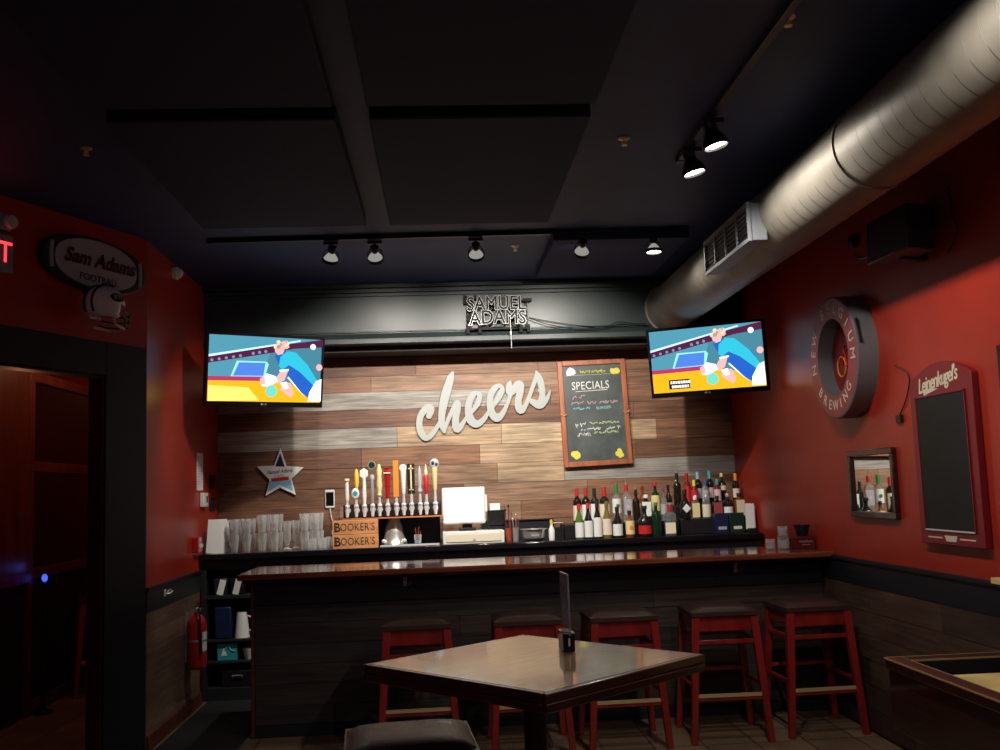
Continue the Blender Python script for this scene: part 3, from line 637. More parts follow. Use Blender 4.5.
B = bottle; wn = 'wine_bottle'; lq = 'liquor_bottle'
Z1, Z2, Z3, Z4 = 1.1502, 1.2652, 1.2752, 1.3852
B(1.138, 8.37, Z1, .285, .036, 'burg', 'bottle_lime', 'paper', 'red_paint', .16, 'green-necked wine bottle with red cap, leftmost in the front row', (.04, .47))
B(1.212, 8.355, Z1, .29, .036, 'burg', 'bottle_dark', 'paper', 'red_paint', .16, 'dark wine bottle with pinkish-red cap, second from left in the front row', (.04, .50))
B(1.288, 8.35, Z1, .305, .037, 'burg', 'bottle_dark', 'paper', 'charcoal', .18, 'dark wine bottle with black capsule and tall white label in the front row', (.04, .56))
B(1.368, 8.355, Z1, .30, .038, 'burg', 'bottle_olive', 'cream', 'bottle_olive', .16, 'olive-gold necked wine bottle with cream label in the front row', (.08, .52))
B(1.455, 8.35, Z1, .25, .040, 'burg', 'bottle_dark', 'paper', 'black', .14, 'short dark wine bottle with low white label beside the olive-necked one', (.06, .44))
B(1.560, 8.36, Z1, .215, .038, 'squat', 'bottle_amber', 'pale_yellow', 'black', .14, 'small amber bottle with round tan label in the front row', (.10, .62), lq, emb='orange')
B(1.685, 8.36, Z1, .25, .056, 'squat', 'bottle_dark', 'red_paint', 'black', .12, 'fat dark liquor bottle with bright red-orange label', (.08, .36), lq)
B(1.785, 8.36, Z1, .275, .040, 'round', 'bottle_green', 'bottle_green', 'green', .1, 'dark green bottle between the red-labelled and tan-labelled ones', (.15, .4), lq)
B(1.903, 8.36, Z1, .25, .048, 'square', 'bottle_clear', 'cream', 'red', .2, 'square whiskey bottle with red wax top and tan label', (.06, .42), lq)
B(1.148, 8.53, Z2, .30, .0355, 'wine', 'bottle_dark', 'cream', 'red_paint', .22, 'tall dark wine bottle with orange-red capsule, leftmost in the back row', (.1, .52))
B(1.222, 8.53, Z2, .30, .0355, 'wine', 'bottle_dark', 'paper', 'red_paint', .22, 'tall dark wine bottle with red capsule, second from left in the back row', (.1, .54))
B(1.298, 8.53, Z2, .295, .0355, 'wine', 'bottle_dark', 'paper', 'charcoal', .24, 'tall dark wine bottle with greenish-black capsule in the back row', (.1, .56))
B(1.382, 8.53, Z2, .30, .042, 'wine', 'bottle_dark', 'cream', 'red_paint', .26, 'tall wine bottle with crimson capsule and broad cream label in the back row', (.08, .54))
B(1.487, 8.53, Z2, .325, .039, 'round', 'bottle_clear', 'white', 'green', .26, 'clear liquor bottle with bright green cap and round green and white badge', (.25, .62), lq, emb='green')
B(1.574, 8.53, Z2, .315, .038, 'square', 'bottle_clear', 'dim_white', 'red_paint', .16, 'clear square bottle with pink label and red collar', (.2, .62), lq, spout=True, emb='chalk_pink')
B(1.655, 8.53, Z2, .27, .030, 'round', 'bottle_dark', None, 'black', .2, 'slim unlabelled dark bottle between two clear ones', lz=(.2, .5), name=lq, spout=True)
B(1.735, 8.50, Z2, .225, .044, 'square', 'bottle_dark', 'white', 'white', .12, 'square bottle with large white label and white cap', (.2, .74), lq)
B(1.735, 8.64, Z2, .30, .034, 'round', 'bottle_amber', 'brass', 'bottle_amber', .12, 'brown-topped bottle rising behind the large white label', (.2, .5), lq)
B(1.824, 8.53, Z2, .33, .037, 'round', 'bottle_green', 'pale_yellow', 'red_paint', .10, 'dark green bottle with yellow label and red top', (.26, .66), lq)
B(1.893, 8.53, Z2, .28, .029, 'round', 'bottle_clear', 'dim_white', 'purple', .12, 'slender bottle with a purple cap behind the red wax top', (.2, .5), lq)
B(1.955, 8.61, Z2, .30, .030, 'wine', 'bottle_dark', 'dim_white', 'black', .15, 'plain dark bottle left of the white diamond label', (.2, .5), lq)
db = B(2.060, 8.46, Z3, .25, .045, 'squat', 'bottle_dark', None, 'black', .2, 'broad black bottle with a white diamond label', name=lq)
b = MB(); b.prism([(-.036, .09), (0, .052), (.036, .09), (0, .13)], -.050, -.0475, 'white'); b.build('diamond_label', db)
B(2.150, 8.47, Z3, .185, .036, 'square', 'bottle_clear', 'pale_yellow', 'white', .14, 'short bottle with pale yellow label on the corner riser', (.06, .70), lq)
B(2.245, 8.47, Z3, .19, .038, 'round', 'bottle_clear', 'cream', 'steel', .14, 'short clear bottle with buff label on the corner riser', (.06, .62), lq)
B(2.340, 8.47, Z3, .185, .042, 'square', 'bottle_dark', 'rim', 'black', .14, 'short dark bottle with pinkish label above the blue box', (.10, .70), lq)
B(2.432, 8.47, Z3, .20, .042, 'round', 'bottle_dark', 'white', 'steel', .14, 'short dark bottle with white patch label above the green box', (.06, .45), lq)
B(2.530, 8.47, Z3, .20, .042, 'square', 'bottle_amber', 'cream', 'black', .14, 'amber bottle with large cream label at the right end of the riser', (.06, .72), lq)
B(2.052, 8.68, Z4, .28, .034, 'wine', 'bottle_dark', None, 'black', .2, 'plain dark bottle at the left end of the top step', name=lq, spout=True)
B(2.140, 8.68, Z4, .275, .034, 'wine', 'bottle_red', 'red_paint', 'red', .2, 'red bottle with a red neck on the top step', (.1, .6), lq)
B(2.185, 8.61, Z4, .215, .030, 'round', 'bottle_red', 'red_paint', 'yellow', .26, 'red-labelled bottle with yellow cap on the top step', (.1, .6), lq, emb='white')
B(2.240, 8.69, Z4, .285, .036, 'wine', 'bottle_dark', 'dim_white', 'sky', .22, 'dark bottle with a tall sky blue cap, the higher of the blue-capped pair', (.2, .5), lq)
B(2.282, 8.61, Z4, .215, .030, 'round', 'bottle_clear', 'dim_white', 'blue', .22, 'small bottle with a blue cap in front of the taller blue-capped one', (.1, .6), lq)
B(2.345, 8.69, Z4, .29, .036, 'wine', 'bottle_dark', 'chalk_pink', 'teal', .22, 'dark bottle with a tall teal cap, the higher of the teal-capped pair', (.2, .5), lq)
B(2.388, 8.61, Z4, .215, .030, 'round', 'bottle_red', 'chalk_pink', 'teal', .22, 'small red-brown bottle with a teal cap in front of the taller teal-capped one', (.1, .6), lq)
B(2.450, 8.68, Z4, .265, .036, 'round', 'bottle_dark', 'cream', 'brass', .12, 'dark bottle with small cream band label right of the teal caps', (.45, .60), lq)
B(2.572, 8.68, Z4, .26, .032, 'round', 'bottle_dark', 'cream', 'orange', .26, 'dark bottle with an orange cap in the corner against the red wall', (.2, .5), lq)
for x, m, m2, lab, w_ in ((2.335, 'navy_blue', 'dim_white', 'dark blue gift box with pale band in front of the corner riser', .115), (2.465, 'jet_green', 'cream', 'dark green gift box with cream tag in front of the corner riser', .125)):
    t = thing('gift_box', (x, 8.385, Z1), lab, 'box'); b = MB(); b.box(-w_/2, w_/2, -.04, .04, 0, .165, m); b.build('carton', t, bevel=.002)
    b = MB(); b.box(-.03, .04, -.0412, -.0402, .03, .055, m2); b.build('tag', t)
t = thing('menu_stack', (2.585, 8.35, Z1+.004), 'pale printed menus leaning at the right end of the bottles', 'menu')
b = MB(); b.box(-.045, .03, -.012, -.008, .02, .235, 'paper', rot=(-.12, .05, 0)).box(-.035, .04, .0, .004, .0, .215, 'paper', rot=(-.12, .03, 0)); b.build('sheets', t)
b = MB(); b.box(-.04, .045, -.03, .02, 0, .03, 'black'); b.build('holder', t)

# ------------------------------------------------------------------ till, printer, odds and ends
t = thing('cash_register', (.235, 8.42, Z1), 'white till with a glowing screen over a cream cash drawer', 'cash register')
b = MB(); b.box(-.235, .265, -.20, .20, 0, .10, 'white_plastic'); cd = b.build('cash_drawer', t, bevel=.005)
b = MB(); b.box(-.21, .24, -.206, -.2005, .018, .082, 'cream'); dr = b.build('drawer_front', cd, bevel=.002)
b = MB(); b.lathe([(.0001, -.21), (.008, -.21), (.008, -.206)], (.02, 0, .035), 'steel', 10, 'Y'); b.build('lock', dr)
b = MB(); b.box(-.10, .04, -.06, .10, .10, .125, 'black').box(-.07, .01, .0, .03, .12, .22, 'black'); b.build('stand', t, bevel=.004)
b = MB(); b.box(-.235, .125, -.02, .03, .155, .46, 'white_plastic', rot=(-.12, 0, 0)); mo = b.build('monitor', t, bevel=.014, label='white monitor casing')
b = MB(); b.box(-.215, .105, -.0235, -.0212, .178, .44, 'screen_white', rot=(-.12, 0, 0), piv=(-.055, .005, .3075)); b.build('screen', mo, label='glowing white screen')
b = MB(); b.box(.125, .14, -.01, .02, .25, .39, 'white_plastic', rot=(-.12, 0, 0), piv=(-.055, .005, .3075)); b.build('card_reader', mo)
t = thing('receipt_printer', (.445, 8.50, 1.2510), 'black receipt printer with white paper on the till drawer', 'printer')
b = MB(); b.box(-.064, .078, -.06, .1, .0, .03, 'black').box(-.064, .078, -.07, .11, .035, .16, 'black').box(-.05, .06, .0, .09, .03, .035, 'black'); b.build('casing', t, bevel=.006)
b = MB(); b.box(-.045, .04, -.045, -.041, .14, .215, 'paper', rot=(-.15, 0, 0)); b.build('paper_slip', t)
for x, m, lab, c2 in ((.545, 'rust', 'reddish metal caddy of straws and picks beside the printer', 'black'), (.605, 'steel', 'steel canister holding long bar spoons beside the mixing bowl', 'steel')):
    t = thing('utensil_jar', (x, 8.40, Z1), lab, 'jar'); b = MB(); b.lathe([(.024, 0), (.028, .11), (.030, .112), (.026, .108), (.022, .006), (.0005, .006)], (0, 0, 0), m, 18); b.build('cup', t)
    for k_ in range(5):
        a = k_*1.3; b = MB(); b.tube([(.008*math.cos(a), .008*math.sin(a), .01), (.03*math.cos(a), .03*math.sin(a), .17+.03*(k_ % 3)+(.08 if c2 == 'black' else 0))], .003, c2 if k_ % 2 else 'rust', 6)
        if k_ % 2: b.ell((.03*math.cos(a), .03*math.sin(a), .18+.03*(k_ % 3)+(.08 if c2 == 'black' else 0)), (.008, .004, .014), c2, 8, 6)
        b.build('stirrer', t)
t = thing('mixing_bowl', (.758, 8.42, Z1), 'wide steel bowl on the back counter between jars and small bottle', 'bowl')
b = MB(); b.lathe([(.0005, .003), (.075, .003), (.095, .02), (.108, .088), (.118, .09), (.118, .094), (.104, .093), (.09, .025), (.0005, .01)], (0, 0, 0), 'steel', 32, closed=False); b.build('vessel', t)
b = MB(); b.tube([(-.03, -.108, .05), (-.03, -.125, .045), (.03, -.125, .045), (.03, -.108, .05)], .004, 'steel', 6); b.build('handle', t)
t = thing('sauce_bottle', (.902, 8.36, Z1), 'small white bottle with a yellow cap beside the steel bowl', 'bottle')
b = MB(); b.lathe([(.0005, 0), (.024, 0), (.025, .01), (.025, .085), (.010, .12), (.010, .135)], (0, 0, 0), 'white', 16); b.build('body', t)
b = MB(); b.lathe([(.012, .13), (.012, .165), (.0005, .168)], (0, 0, 0), 'yellow', 12); b.build('cap', t)
t = thing('bar_caddy', (1.022, 8.55, Z1), 'low open black caddy left of the wine bottles', 'caddy')
b = MB(); b.box(-.085, .0, -.07, -.065, 0, .09, 'black').box(-.085, .0, .065, .07, 0, .09, 'black').box(-.09, -.085, -.07, .07, 0, .09, 'black').box(-.005, .0, -.07, .07, 0, .09, 'black').box(-.085, .0, -.065, .065, 0, .005, 'black'); b.build('tray', t)
b = MB(); b.tube([(-.09, 0, .09), (-.09, 0, .13), (0, 0, .13), (0, 0, .09)], .004, 'steel', 6); b.build('carry_handle', t)

# ------------------------------------------------------------------ beer tap tower
t = thing('beer_tap_tower', (-.405, 8.47, Z1), 'chrome tap tower with twelve beer handles on a bell pedestal', 'beer tap')
b = MB(); b.lathe([(.0005, 0), (.105, 0), (.108, .012), (.098, .03), (.088, .05), (.082, .10), (.070, .16), (.05, .205), (.045, .235)], (0, .03, 0), 'steel', 32); b.build('pedestal', t)
b = MB(); b.box(-.20, .385, .12, .15, 0, .23, 'navy'); b.build('back_panel', t, label='dark blue panel behind the pedestal')
b = MB()
for s_ in (-1, 1): b.ell((s_*.085, -.03, .035), (.02, .02, .022), 'chrome', 12, 8)
b.build('pedestal_bolts', t)
b = MB(); b.box(-.415, .40, -.03, .10, .237, .35, 'charcoal'); b.build('manifold', t, bevel=.012, seg=3)
b = MB(); b.box(-.42, .405, -.12, .10, .225, .236, 'orange_wood'); b.build('drip_ledge', t, bevel=.002, label='reddish wooden ledge')
TX = [-.78, -.705, -.638, -.572, -.513, -.447, -.375, -.314, -.25, -.179, -.127, -.054]
TT = [1.715, 1.792, 1.798, 1.854, 1.827, 1.80, 1.851, 1.82, 1.82, 1.804, 1.813, 1.853]
TBm = [1.53, 1.54, 1.50, 1.50, 1.555, 1.54, 1.56, 1.57, 1.60, 1.60, 1.60, 1.60]
def prf(b, x, z0, z1, l, m, seg=14): b.lathe([(max(r_, .0005), z0+(z1-z0)*k_) for r_, k_ in l], (x, -.09, 0), m, seg)
for i, x in enumerate(TX):
    x += .405; zb = TBm[i]-1.15; zt = TT[i]-1.15
    b = MB(); b.lathe([(.024, 0), (.024, -.014), (.014, -.02), (.014, -.06)], (x, -.03, .30), 'chrome', 12, 'Y')
    b.tube([(x, -.085, .335), (x, -.088, .29), (x, -.10, .245)], [.020, .017, .011], 'chrome', 10).ell((x, -.09, .335), (.022, .022, .02), 'chrome', 12, 8); b.tube([(x, -.09, .33), (x, -.09, zb)], [.014, .010], 'chrome', 8); fa = b.build('faucet', t)
    b = MB()
    if i == 0: prf(b, x, zb, zt, [(.012, 0), (.018, .1), (.016, .5), (.015, .85)], 'white'); prf(b, x, zt-.035, zt, [(.012, 0), (.024, .5), (.02, 1), (0, 1)], 'pale_yellow')
    elif i == 1: prf(b, x+.005, zb+.09, zt, [(.012, 0), (.02, .3), (.018, .8), (.006, 1), (0, 1)], 'yellow'); b.ell((x-.006, -.1, zb+.05), (.032, .012, .045), 'white'); b.lathe([(.0001, -.113), (.02, -.113), (.02, -.111)], (x-.006, 0, zb+.05), 'teal', 16, 'Y')
    elif i == 2: prf(b, x, zb, zt-.06, [(.012, 0), (.018, .3), (.014, .8), (.012, 1)], 'white'); b.prism([(x+.038*math.cos(a*PI/3+.5), zt-.045+.045*math.sin(a*PI/3+.5)) for a in range(6)], -.10, -.075, 'white')
    elif i == 3: prf(b, x, zb, zt-.15, [(.008, 0), (.014, .2), (.014, .9), (.008, 1)], 'grey'); b.ell((x, -.09, zt-.14), (.02, .012, .028), 'dim_white'); b.lathe([(.0001, -.105), (.035, -.105), (.035, -.085), (.0001, -.085)], (x, 0, zt-.035), 'steel', 18, 'Y'); b.lathe([(.0001, -.107), (.026, -.107), (.026, -.105)], (x, 0, zt-.035), 'jet_green', 18, 'Y')
    elif i == 4: prf(b, x, zb, zt, [(.012, 0), (.022, .05), (.016, .12), (.02, .2), (.026, .35), (.020, .65), (.024, .8), (.012, .97), (0, 1)], 'pale_yellow')
    elif i == 5: prf(b, x, zb, zt, [(.014, 0), (.018, .1), (.026, .8), (.03, .86), (.022, .9), (.028, .98), (0, 1)], 'red'); b.box(x-.028, x+.028, -.121, -.112, zt-.055, zt-.045, 'white')
    elif i == 6: b.box(x-.022, x+.022, -.105, -.08, zb-.01, zt, 'orange')
    elif i == 7: prf(b, x, zb, zt-.03, [(.012, 0), (.016, .1), (.024, .9), (.02, 1)], 'white'); b.lathe([(.0001, -.108), (.03, -.108), (.03, -.078), (.0001, -.078)], (x, 0, zt-.032), 'white', 18, 'Y'); b.lathe([(.0001, -.1095), (.02, -.1095), (.02, -.108)], (x, 0, zt-.032), 'chalk_pink', 16, 'Y')
    elif i == 8: b.box(x-.03, x+.03, -.10, -.08, zb-.03, zt, 'black'); b.box(x-.006, x+.006, -.104, -.10, zb, zt-.01, 'pale_yellow').box(x-.022, x+.022, -.104, -.10, zt-.045, zt-.035, 'pale_yellow').box(x-.018, x+.018, -.104, -.10, zb, zb+.01, 'pale_yellow')
    elif i == 9: prf(b, x, zb-.03, zt, [(.012, 0), (.022, .08), (.013, .25), (.020, .55), (.013, .85), (0, 1)], 'dim_white')
    elif i == 10: prf(b, x, zb-.04, zt-.09, [(.010, 0), (.02, .3), (.022, .9), (.012, 1)], 'red_paint'); prf(b, x, zt-.09, zt, [(.013, 0), (.016, .3), (.008, .6), (.005, .9), (0, 1)], 'cream')
    else: prf(b, x, zb-.02, zt-.07, [(.006, 0), (.016, .15), (.026, 1)], 'pale_yellow'); b.ell((x, -.09, zt-.04), (.04, .018, .045), 'dim_white'); b.ell((x-.012, -.104, zt-.035), (.014, .008, .018), 'navy_blue', 10, 8); b.ell((x+.016, -.104, zt-.045), (.012, .008, .014), 'navy_blue', 10, 8)
    b.build('tap_handle', fa)
o = MB().box(-.21, .27, -.11, .03, 0, .012, 'dim_white').build('bar_mat', loc=(-.30, 8.32, Z1), bevel=.003); tag(o, 'pale drip mat on the counter under the beer taps', 'mat')
t = thing('garnish_cup', (-.205, 8.33, Z1+.0125), 'small clear cup of picks under the right taps', 'cup')
b = MB(); b.lathe([(.026, 0), (.032, .075), (.029, .074), (.024, .004), (.0005, .004)], (0, 0, 0), 'glass', 18); b.build('tumbler', t)
b = MB(); b.lathe([(.0005, .005), (.024, .005), (.026, .03), (.0005, .03)], (0, 0, 0), 'teal', 14)
for a in range(5): b.tube([(.01*math.cos(a), .01*math.sin(a), .01), (.024*math.cos(a*1.3), .024*math.sin(a*1.3), .10+.01*a)], .003, 'rust', 5)
b.build('contents', t)
for j, (z, lab) in enumerate(((Z1, 'wooden box stamped BOOKER\'S, the lower of the stacked pair'), (Z1+.1142, 'wooden box stamped BOOKER\'S, the upper of the stacked pair'))):
    t = thing('whiskey_box', (-.705, 8.24, z), lab, 'box', group='stacked wooden boxes')
    b = MB(); b.box(-.182, .182, -.03, .052, 0, .112, 'box_wood'); b.build('crate', t, bevel=.003)
    b = MB(); b.text("BOOKER'S", .085, 'plank_dull', .0, -.0312, .055, .001, wide=.80, spacing=1.02).text('B', .105, 'black', -.145, -.0316, .055, .001); b.build('stamped_lettering', t)
t = thing('wall_phone', (-.98, YB-.03, 1.545), 'white-rimmed smartphone charging on the plank wall', 'phone', rot=(0, 0, 0))
b = MB(); b.box(-.042, .042, -.012, 0, -.075, .085, 'white_plastic'); b.build('case', t, bevel=.006)
b = MB(); b.box(-.033, .033, -.0135, -.0122, -.055, .065, 'black_gloss'); b.build('display', t)
b = MB(); b.tube(cr([(0, -.006, -.075), (.01, -.02, -.14), (.03, -.03, -.22), (.02, -.05, -.29), (.06, -.10, -.36), (.08, -.14, -.388)]), .004, 'white', 6); b.build('charging_cable', t)

# ------------------------------------------------------------------ glasses on the left of the counter
def pint_glass(h=.145, r0=.030, r1=.043, name='pint_glass', th=.0025, base=.012):
    b = MB(); b.lathe([(.0005, 0), (r0, 0), (r0+(r1-r0)*.5, h*.5), (r1, h), (r1-th, h), (r0+(r1-r0)*.5-th, h*.5), (r0-th, base), (.0005, base)], (0, 0, 0), 'glass', 20)
    return b.build(name, sharp=60)
proto = {}
def glass(kind, x, y, z, lab, grp):
    if kind not in proto:
        if kind == 'pint': o = pint_glass()
        elif kind == 'cup': o = pint_glass(.12, .03, .045, 'plastic_cup', .0015, .002)
        elif kind == 'rocks': o = pint_glass(.09, .036, .042, 'rocks_glass', .003, .015)
        elif kind == 'tall':
            b = MB(); b.lathe([(.0005, 0), (.036, 0), (.038, .01), (.012, .025), (.02, .05), (.034, .09), (.030, .15), (.040, .235), (.038, .235), (.028, .15), (.031, .09), (.016, .05), (.0005, .04)], (0, 0, 0), 'glass', 20); o = b.build('tall_glass', sharp=60)
        proto[kind] = o
    else:
        o = proto[kind].copy(); COL.objects.link(o)
    o.location = (x, y, z); tag(o, lab, 'glass', grp); return o
gz = Z1+.0005
cols = [(-1.70, 'cup', 2, 'leftmost column'), (-1.60, 'cup', 2, 'second column from the left'), (-1.475, 'pint', 2, 'column left below the star sign'), (-1.375, 'pint', 2, 'column right below the star sign'), (-1.13, 'pint', 2, 'column right of the tall glasses'), (-1.04, 'pint', 2, 'rightmost tall column')]
for x, k_, n, w_ in cols:
    for yy, rw in ((8.36, 'front'), (8.52, 'back')):
        for j in range(n):
            if k_ == 'cup':
                for q in range(2): glass(k_, x+(.01 if rw == 'back' else 0), yy, gz+.125*j+.018*q, 'clear plastic cups nested in stacks at the left end of the back counter', 'stacked clear cups')
            else: glass(k_, x+(.01 if rw == 'back' else 0), yy, gz+.1458*j, ('upper' if j else 'lower')+' pint glass, '+rw+' row, '+w_, 'stacked pint glasses')
glass('tall', -1.27, 8.35, gz, 'tall curved clear glass in the middle of the glassware, front one', 'tall glasses'); glass('tall', -1.215, 8.47, gz, 'tall curved clear glass in the middle of the glassware, rear one', 'tall glasses')
for i, (x, y, w_) in enumerate(((-1.06, 8.27, 'front left'), (-.975, 8.28, 'middle'), (-.955, 8.40, 'rear'), (-.93, 8.50, 'against the wall'))):
    glass('rocks', x, y, gz, 'short clear tumbler left of the wooden boxes, '+w_, 'short tumblers')
t = thing('menu_stack', (-1.83, 8.40, Z1), 'white printed menus standing upright at the far left of the counter', 'menu')
for k_ in range(4):
    b = MB(); b.box(-.075+.012*k_, .03+.02*k_, -.08+.04*k_, -.078+.04*k_, 0, .27-.02*(k_ % 2), 'paper', rot=(-.05, .08-.05*k_, .3)); b.build('sheet', t)

# ------------------------------------------------------------------ left wall things
def wallthing(name, wall, a, z, lab, cat, off=0):
    if wall == 'L': return thing(name, (XL+off, a, z), lab, cat, rzL)
    if wall == 'R': return thing(name, (XR-off, a, z), lab, cat, rzR)
    return thing(name, ang(a, z, off), lab, cat, rzA)
t = wallthing('wall_notice', 'L', 8.26, 1.81, 'white paper notice taped high on the left red wall above the thermostat', 'notice', .001)
b = MB(); b.box(-.10, .10, -.003, 0, -.15, .15, 'paper'); b.build('sheet', t)
b = MB()
for k_ in range(12): b.box(-.08, .08-.03*(k_ % 3), -.0038, -.003, .12-.02*k_, .124-.02*k_, 'grey')
b.build('print_lines', t)
t = wallthing('thermostat', 'L', 8.33, 1.58, 'white thermostat with a dark display on the left red wall', 'thermostat', .001)
b = MB(); b.box(-.075, .075, -.035, 0, -.055, .06, 'white_plastic'); b.build('casing', t, bevel=.006); b = MB(); b.box(.01, .05, -.0365, -.0352, -.02, .035, 'black_gloss'); b.build('display', t)
for z, lab in ((1.735, 'black double switch plate, the upper of two by the plank wall corner'), (1.545, 'black switch plate, the lower of two by the plank wall corner')):
    t = wallthing('light_switch', 'L', 8.68, z, lab, 'switch', .001)
    b = MB(); b.box(-.09, .09, -.012, 0, -.055, .055, 'black'); b.build('plate', t, bevel=.003)
    for x in (-.04, .04): b = MB(); b.box(x-.015, x+.015, -.018, -.0122, -.03, .03, 'charcoal'); b.build('rocker', t, bevel=.002)
t = wallthing('fire_alarm_pull', 'L', 8.08, 1.235, 'red fire alarm pull station on the left red wall beside the counter', 'fire alarm', .001)
b = MB(); b.box(-.06, .06, -.045, 0, -.06, .06, 'red'); b.build('box', t, bevel=.005); b = MB(); b.box(-.045, .045, -.058, -.046, -.02, .005, 'white').text('FIRE', .03, 'white', 0, -.0462, .035, .001); b.build('handle', t)
t = wallthing('fire_extinguisher', 'L', 7.72, .345, 'red fire extinguisher hung on the left plank wainscot', 'fire extinguisher', .105)
b = MB(); b.lathe([(.0005, 0), (.058, 0), (.068, .012), (.07, .03), (.07, .33), (.062, .36), (.04, .385), (.022, .395), (.022, .41)], (0, 0, 0), 'red', 28); b.build('cylinder', t)
b = MB(); b.lathe([(.018, .40), (.02, .44), (.016, .45)], (0, 0, 0), 'steel', 14); b.box(-.012, .012, -.09, .02, .448, .456, 'black').box(-.012, .012, -.085, .0, .475, .483, 'black', rot=(-.15, 0, 0)).lathe([(.0001, -.03), (.016, -.03), (.016, -.02)], (0, 0, .43), 'steel', 14, 'Y'); b.build('valve_head', t)
b = MB(); b.tube(cr([(-.015, -.01, .43), (-.06, -.03, .43), (-.078, -.04, .36), (-.075, -.045, .25), (-.07, -.045, .16)]), [.008]*25, 'black', 8).tube([(-.07, -.045, .16), (-.068, -.046, .12)], [.009, .014], 'black', 8); b.build('hose', t)
vs = []; b = MB()
for zz_ in (.13, .27):
    for i in range(9): an = -PI/2+(i/8-.5)*1.5; vs.append((.0712*math.cos(an), .0712*math.sin(an), zz_))
b.add(vs, [(i, i+1, 10+i, 9+i) for i in range(8)], 'paper'); b.build('instruction_label', t)
b = MB(); b.box(-.02, .02, .07, .082, .05, .42, 'steel').lathe([(.0705, .20), (.073, .20), (.073, .215), (.0705, .215)], (0, 0, 0), 'steel', 24, closed=False); b.build('wall_hook', t)
b = MB(); b.tube([(0, 0, 0), (.02, -.03, 0), (.05, -.04, .01), (.07, -.02, .02), (.03, -.01, .01)], .006, 'chrome', 8).box(-.02, .02, -.006, 0, -.02, .03, 'chrome')
o = b.build('coat_hook', loc=(XL+.03, 7.12, .955), rot=(0, 0, rzL)); tag(o, 'small chrome hook on the dark chair rail near the doorway', 'hook')
# under-counter shelf contents
def caddy(x, y, z, lab, tilt):
    t = thing('menu_caddy', (x, y, z), lab, 'caddy', tilt); b = MB(); b.box(-.055, .055, -.05, .05, 0, .13, 'black'); b.build('bin', t, bevel=.008)
    b = MB(); b.box(-.02, .03, -.0525, -.0505, .0, .12, 'paper', rot=(0, .25, 0)); b.build('card', t, label='white card')
caddy(-1.80, 8.33, .8205, 'black caddy with a slanted white card, left one under the counter end', .2); caddy(-1.66, 8.33, .8205, 'black caddy with a white card, right one under the counter end', -.1)
t = thing('storage_bin', (-1.75, 8.36, .4755), 'dark blue bin beside the pale pitcher under the counter end', 'bin'); b = MB(); b.box(-.09, .04, -.08, .12, 0, .25, 'navy_blue'); b.build('bin', t, bevel=.01)
t = thing('pitcher', (-1.635, 8.34, .4755), 'tapered translucent white pitcher on the middle shelf', 'pitcher'); b = MB(); b.lathe([(.0005, 0), (.06, 0), (.05, .10), (.04, .20), (.036, .20), (.045, .10), (.055, .01), (.0005, .01)], (0, 0, 0), 'white_plastic', 24); b.build('vessel', t)
b = MB(); b.tube([(.045, 0, .17), (.085, 0, .15), (.09, 0, .07), (.062, 0, .05)], .007, 'white_plastic', 8); b.build('handle', t)
t = thing('teal_carton', (-1.74, 8.34, .3055), 'teal carton with a white triangle mark under the counter end', 'box'); b = MB(); b.box(-.08, .075, -.06, .06, 0, .135, 'teal'); b.build('carton', t, bevel=.004)
b = MB(); b.prism([(-.05, .04), (.0, .04), (-.03, .10)], -.0612, -.0602, 'white'); b.tube([(-.02, -.062, .09), (.01, -.062, .11), (.03, -.062, .08), (.06, -.062, .07)], .005, 'sky', 6); b.build('printed_mark', t)
t = thing('white_bowl', (-1.575, 8.34, .3055), 'white bowl beside the teal carton under the counter end', 'bowl')
b = MB(); b.lathe([(.0005, 0), (.035, 0), (.06, .085), (.057, .085), (.032, .01), (.0005, .01)], (0, 0, 0), 'white', 22); b.build('dish', t)
t = thing('black_case', (-1.66, 8.36, .1005), 'black case on the lowest shelf under the counter end', 'case'); b = MB(); b.box(-.13, .12, -.08, .12, 0, .13, 'black'); b.build('shell', t, bevel=.01); b = MB(); b.tube([(-.04, -.085, .07), (-.04, -.10, .09), (.04, -.10, .09), (.04, -.085, .07)], .005, 'steel', 6); b.build('handle', t)

# ------------------------------------------------------------------ front bar
t = thing('bar_counter', (.68, 7.12, 0), 'long plank-fronted bar the red stools stand against', 'bar')
b = MB(); zr = [.86, .74, .60, .47, .34, .20, .08]; sp = []
tn2 = [(.042, .029, .023), (.054, .036, .027), (.034, .026, .022), (.038, .032, .028)]
for i in range(6):
    l = []; x = -1.96
    while x < 1.968: x += rnd.uniform(.9, 1.8); l.append((x, tn2[rnd.randrange(4)]))
    sp.append(l)
planks(b, -1.96, 1.968, -.17, -.14, zr, sp); b.build('plank_front', t)
b = MB(); b.box(-1.96, 1.968, -.14, .20, .0, 1.03, 'plank_dull'); b.build('carcass', t)
b = MB(); b.box(-1.962, 1.968, -.178, -.141, .862, 1.03, 'charcoal').box(-1.962, 1.968, -.175, -.141, 0, .078, 'charcoal'); b.build('fascia', t, bevel=.003)
b = MB(); b.box(-1.985, -1.9625, -.178, .21, 0, 1.03, 'door_wood'); b.build('end_panel', t, bevel=.003)
b = MB(); b.box(-2.03, 1.965, -.40, .33, 1.05, 1.09, 'bar_wood').box(-2.0, 1.965, -.36, .30, 1.0302, 1.0498, 'dark_edge')
b.build('bar_top', t, bevel=.016, seg=4, label='glossy reddish-brown bar top')
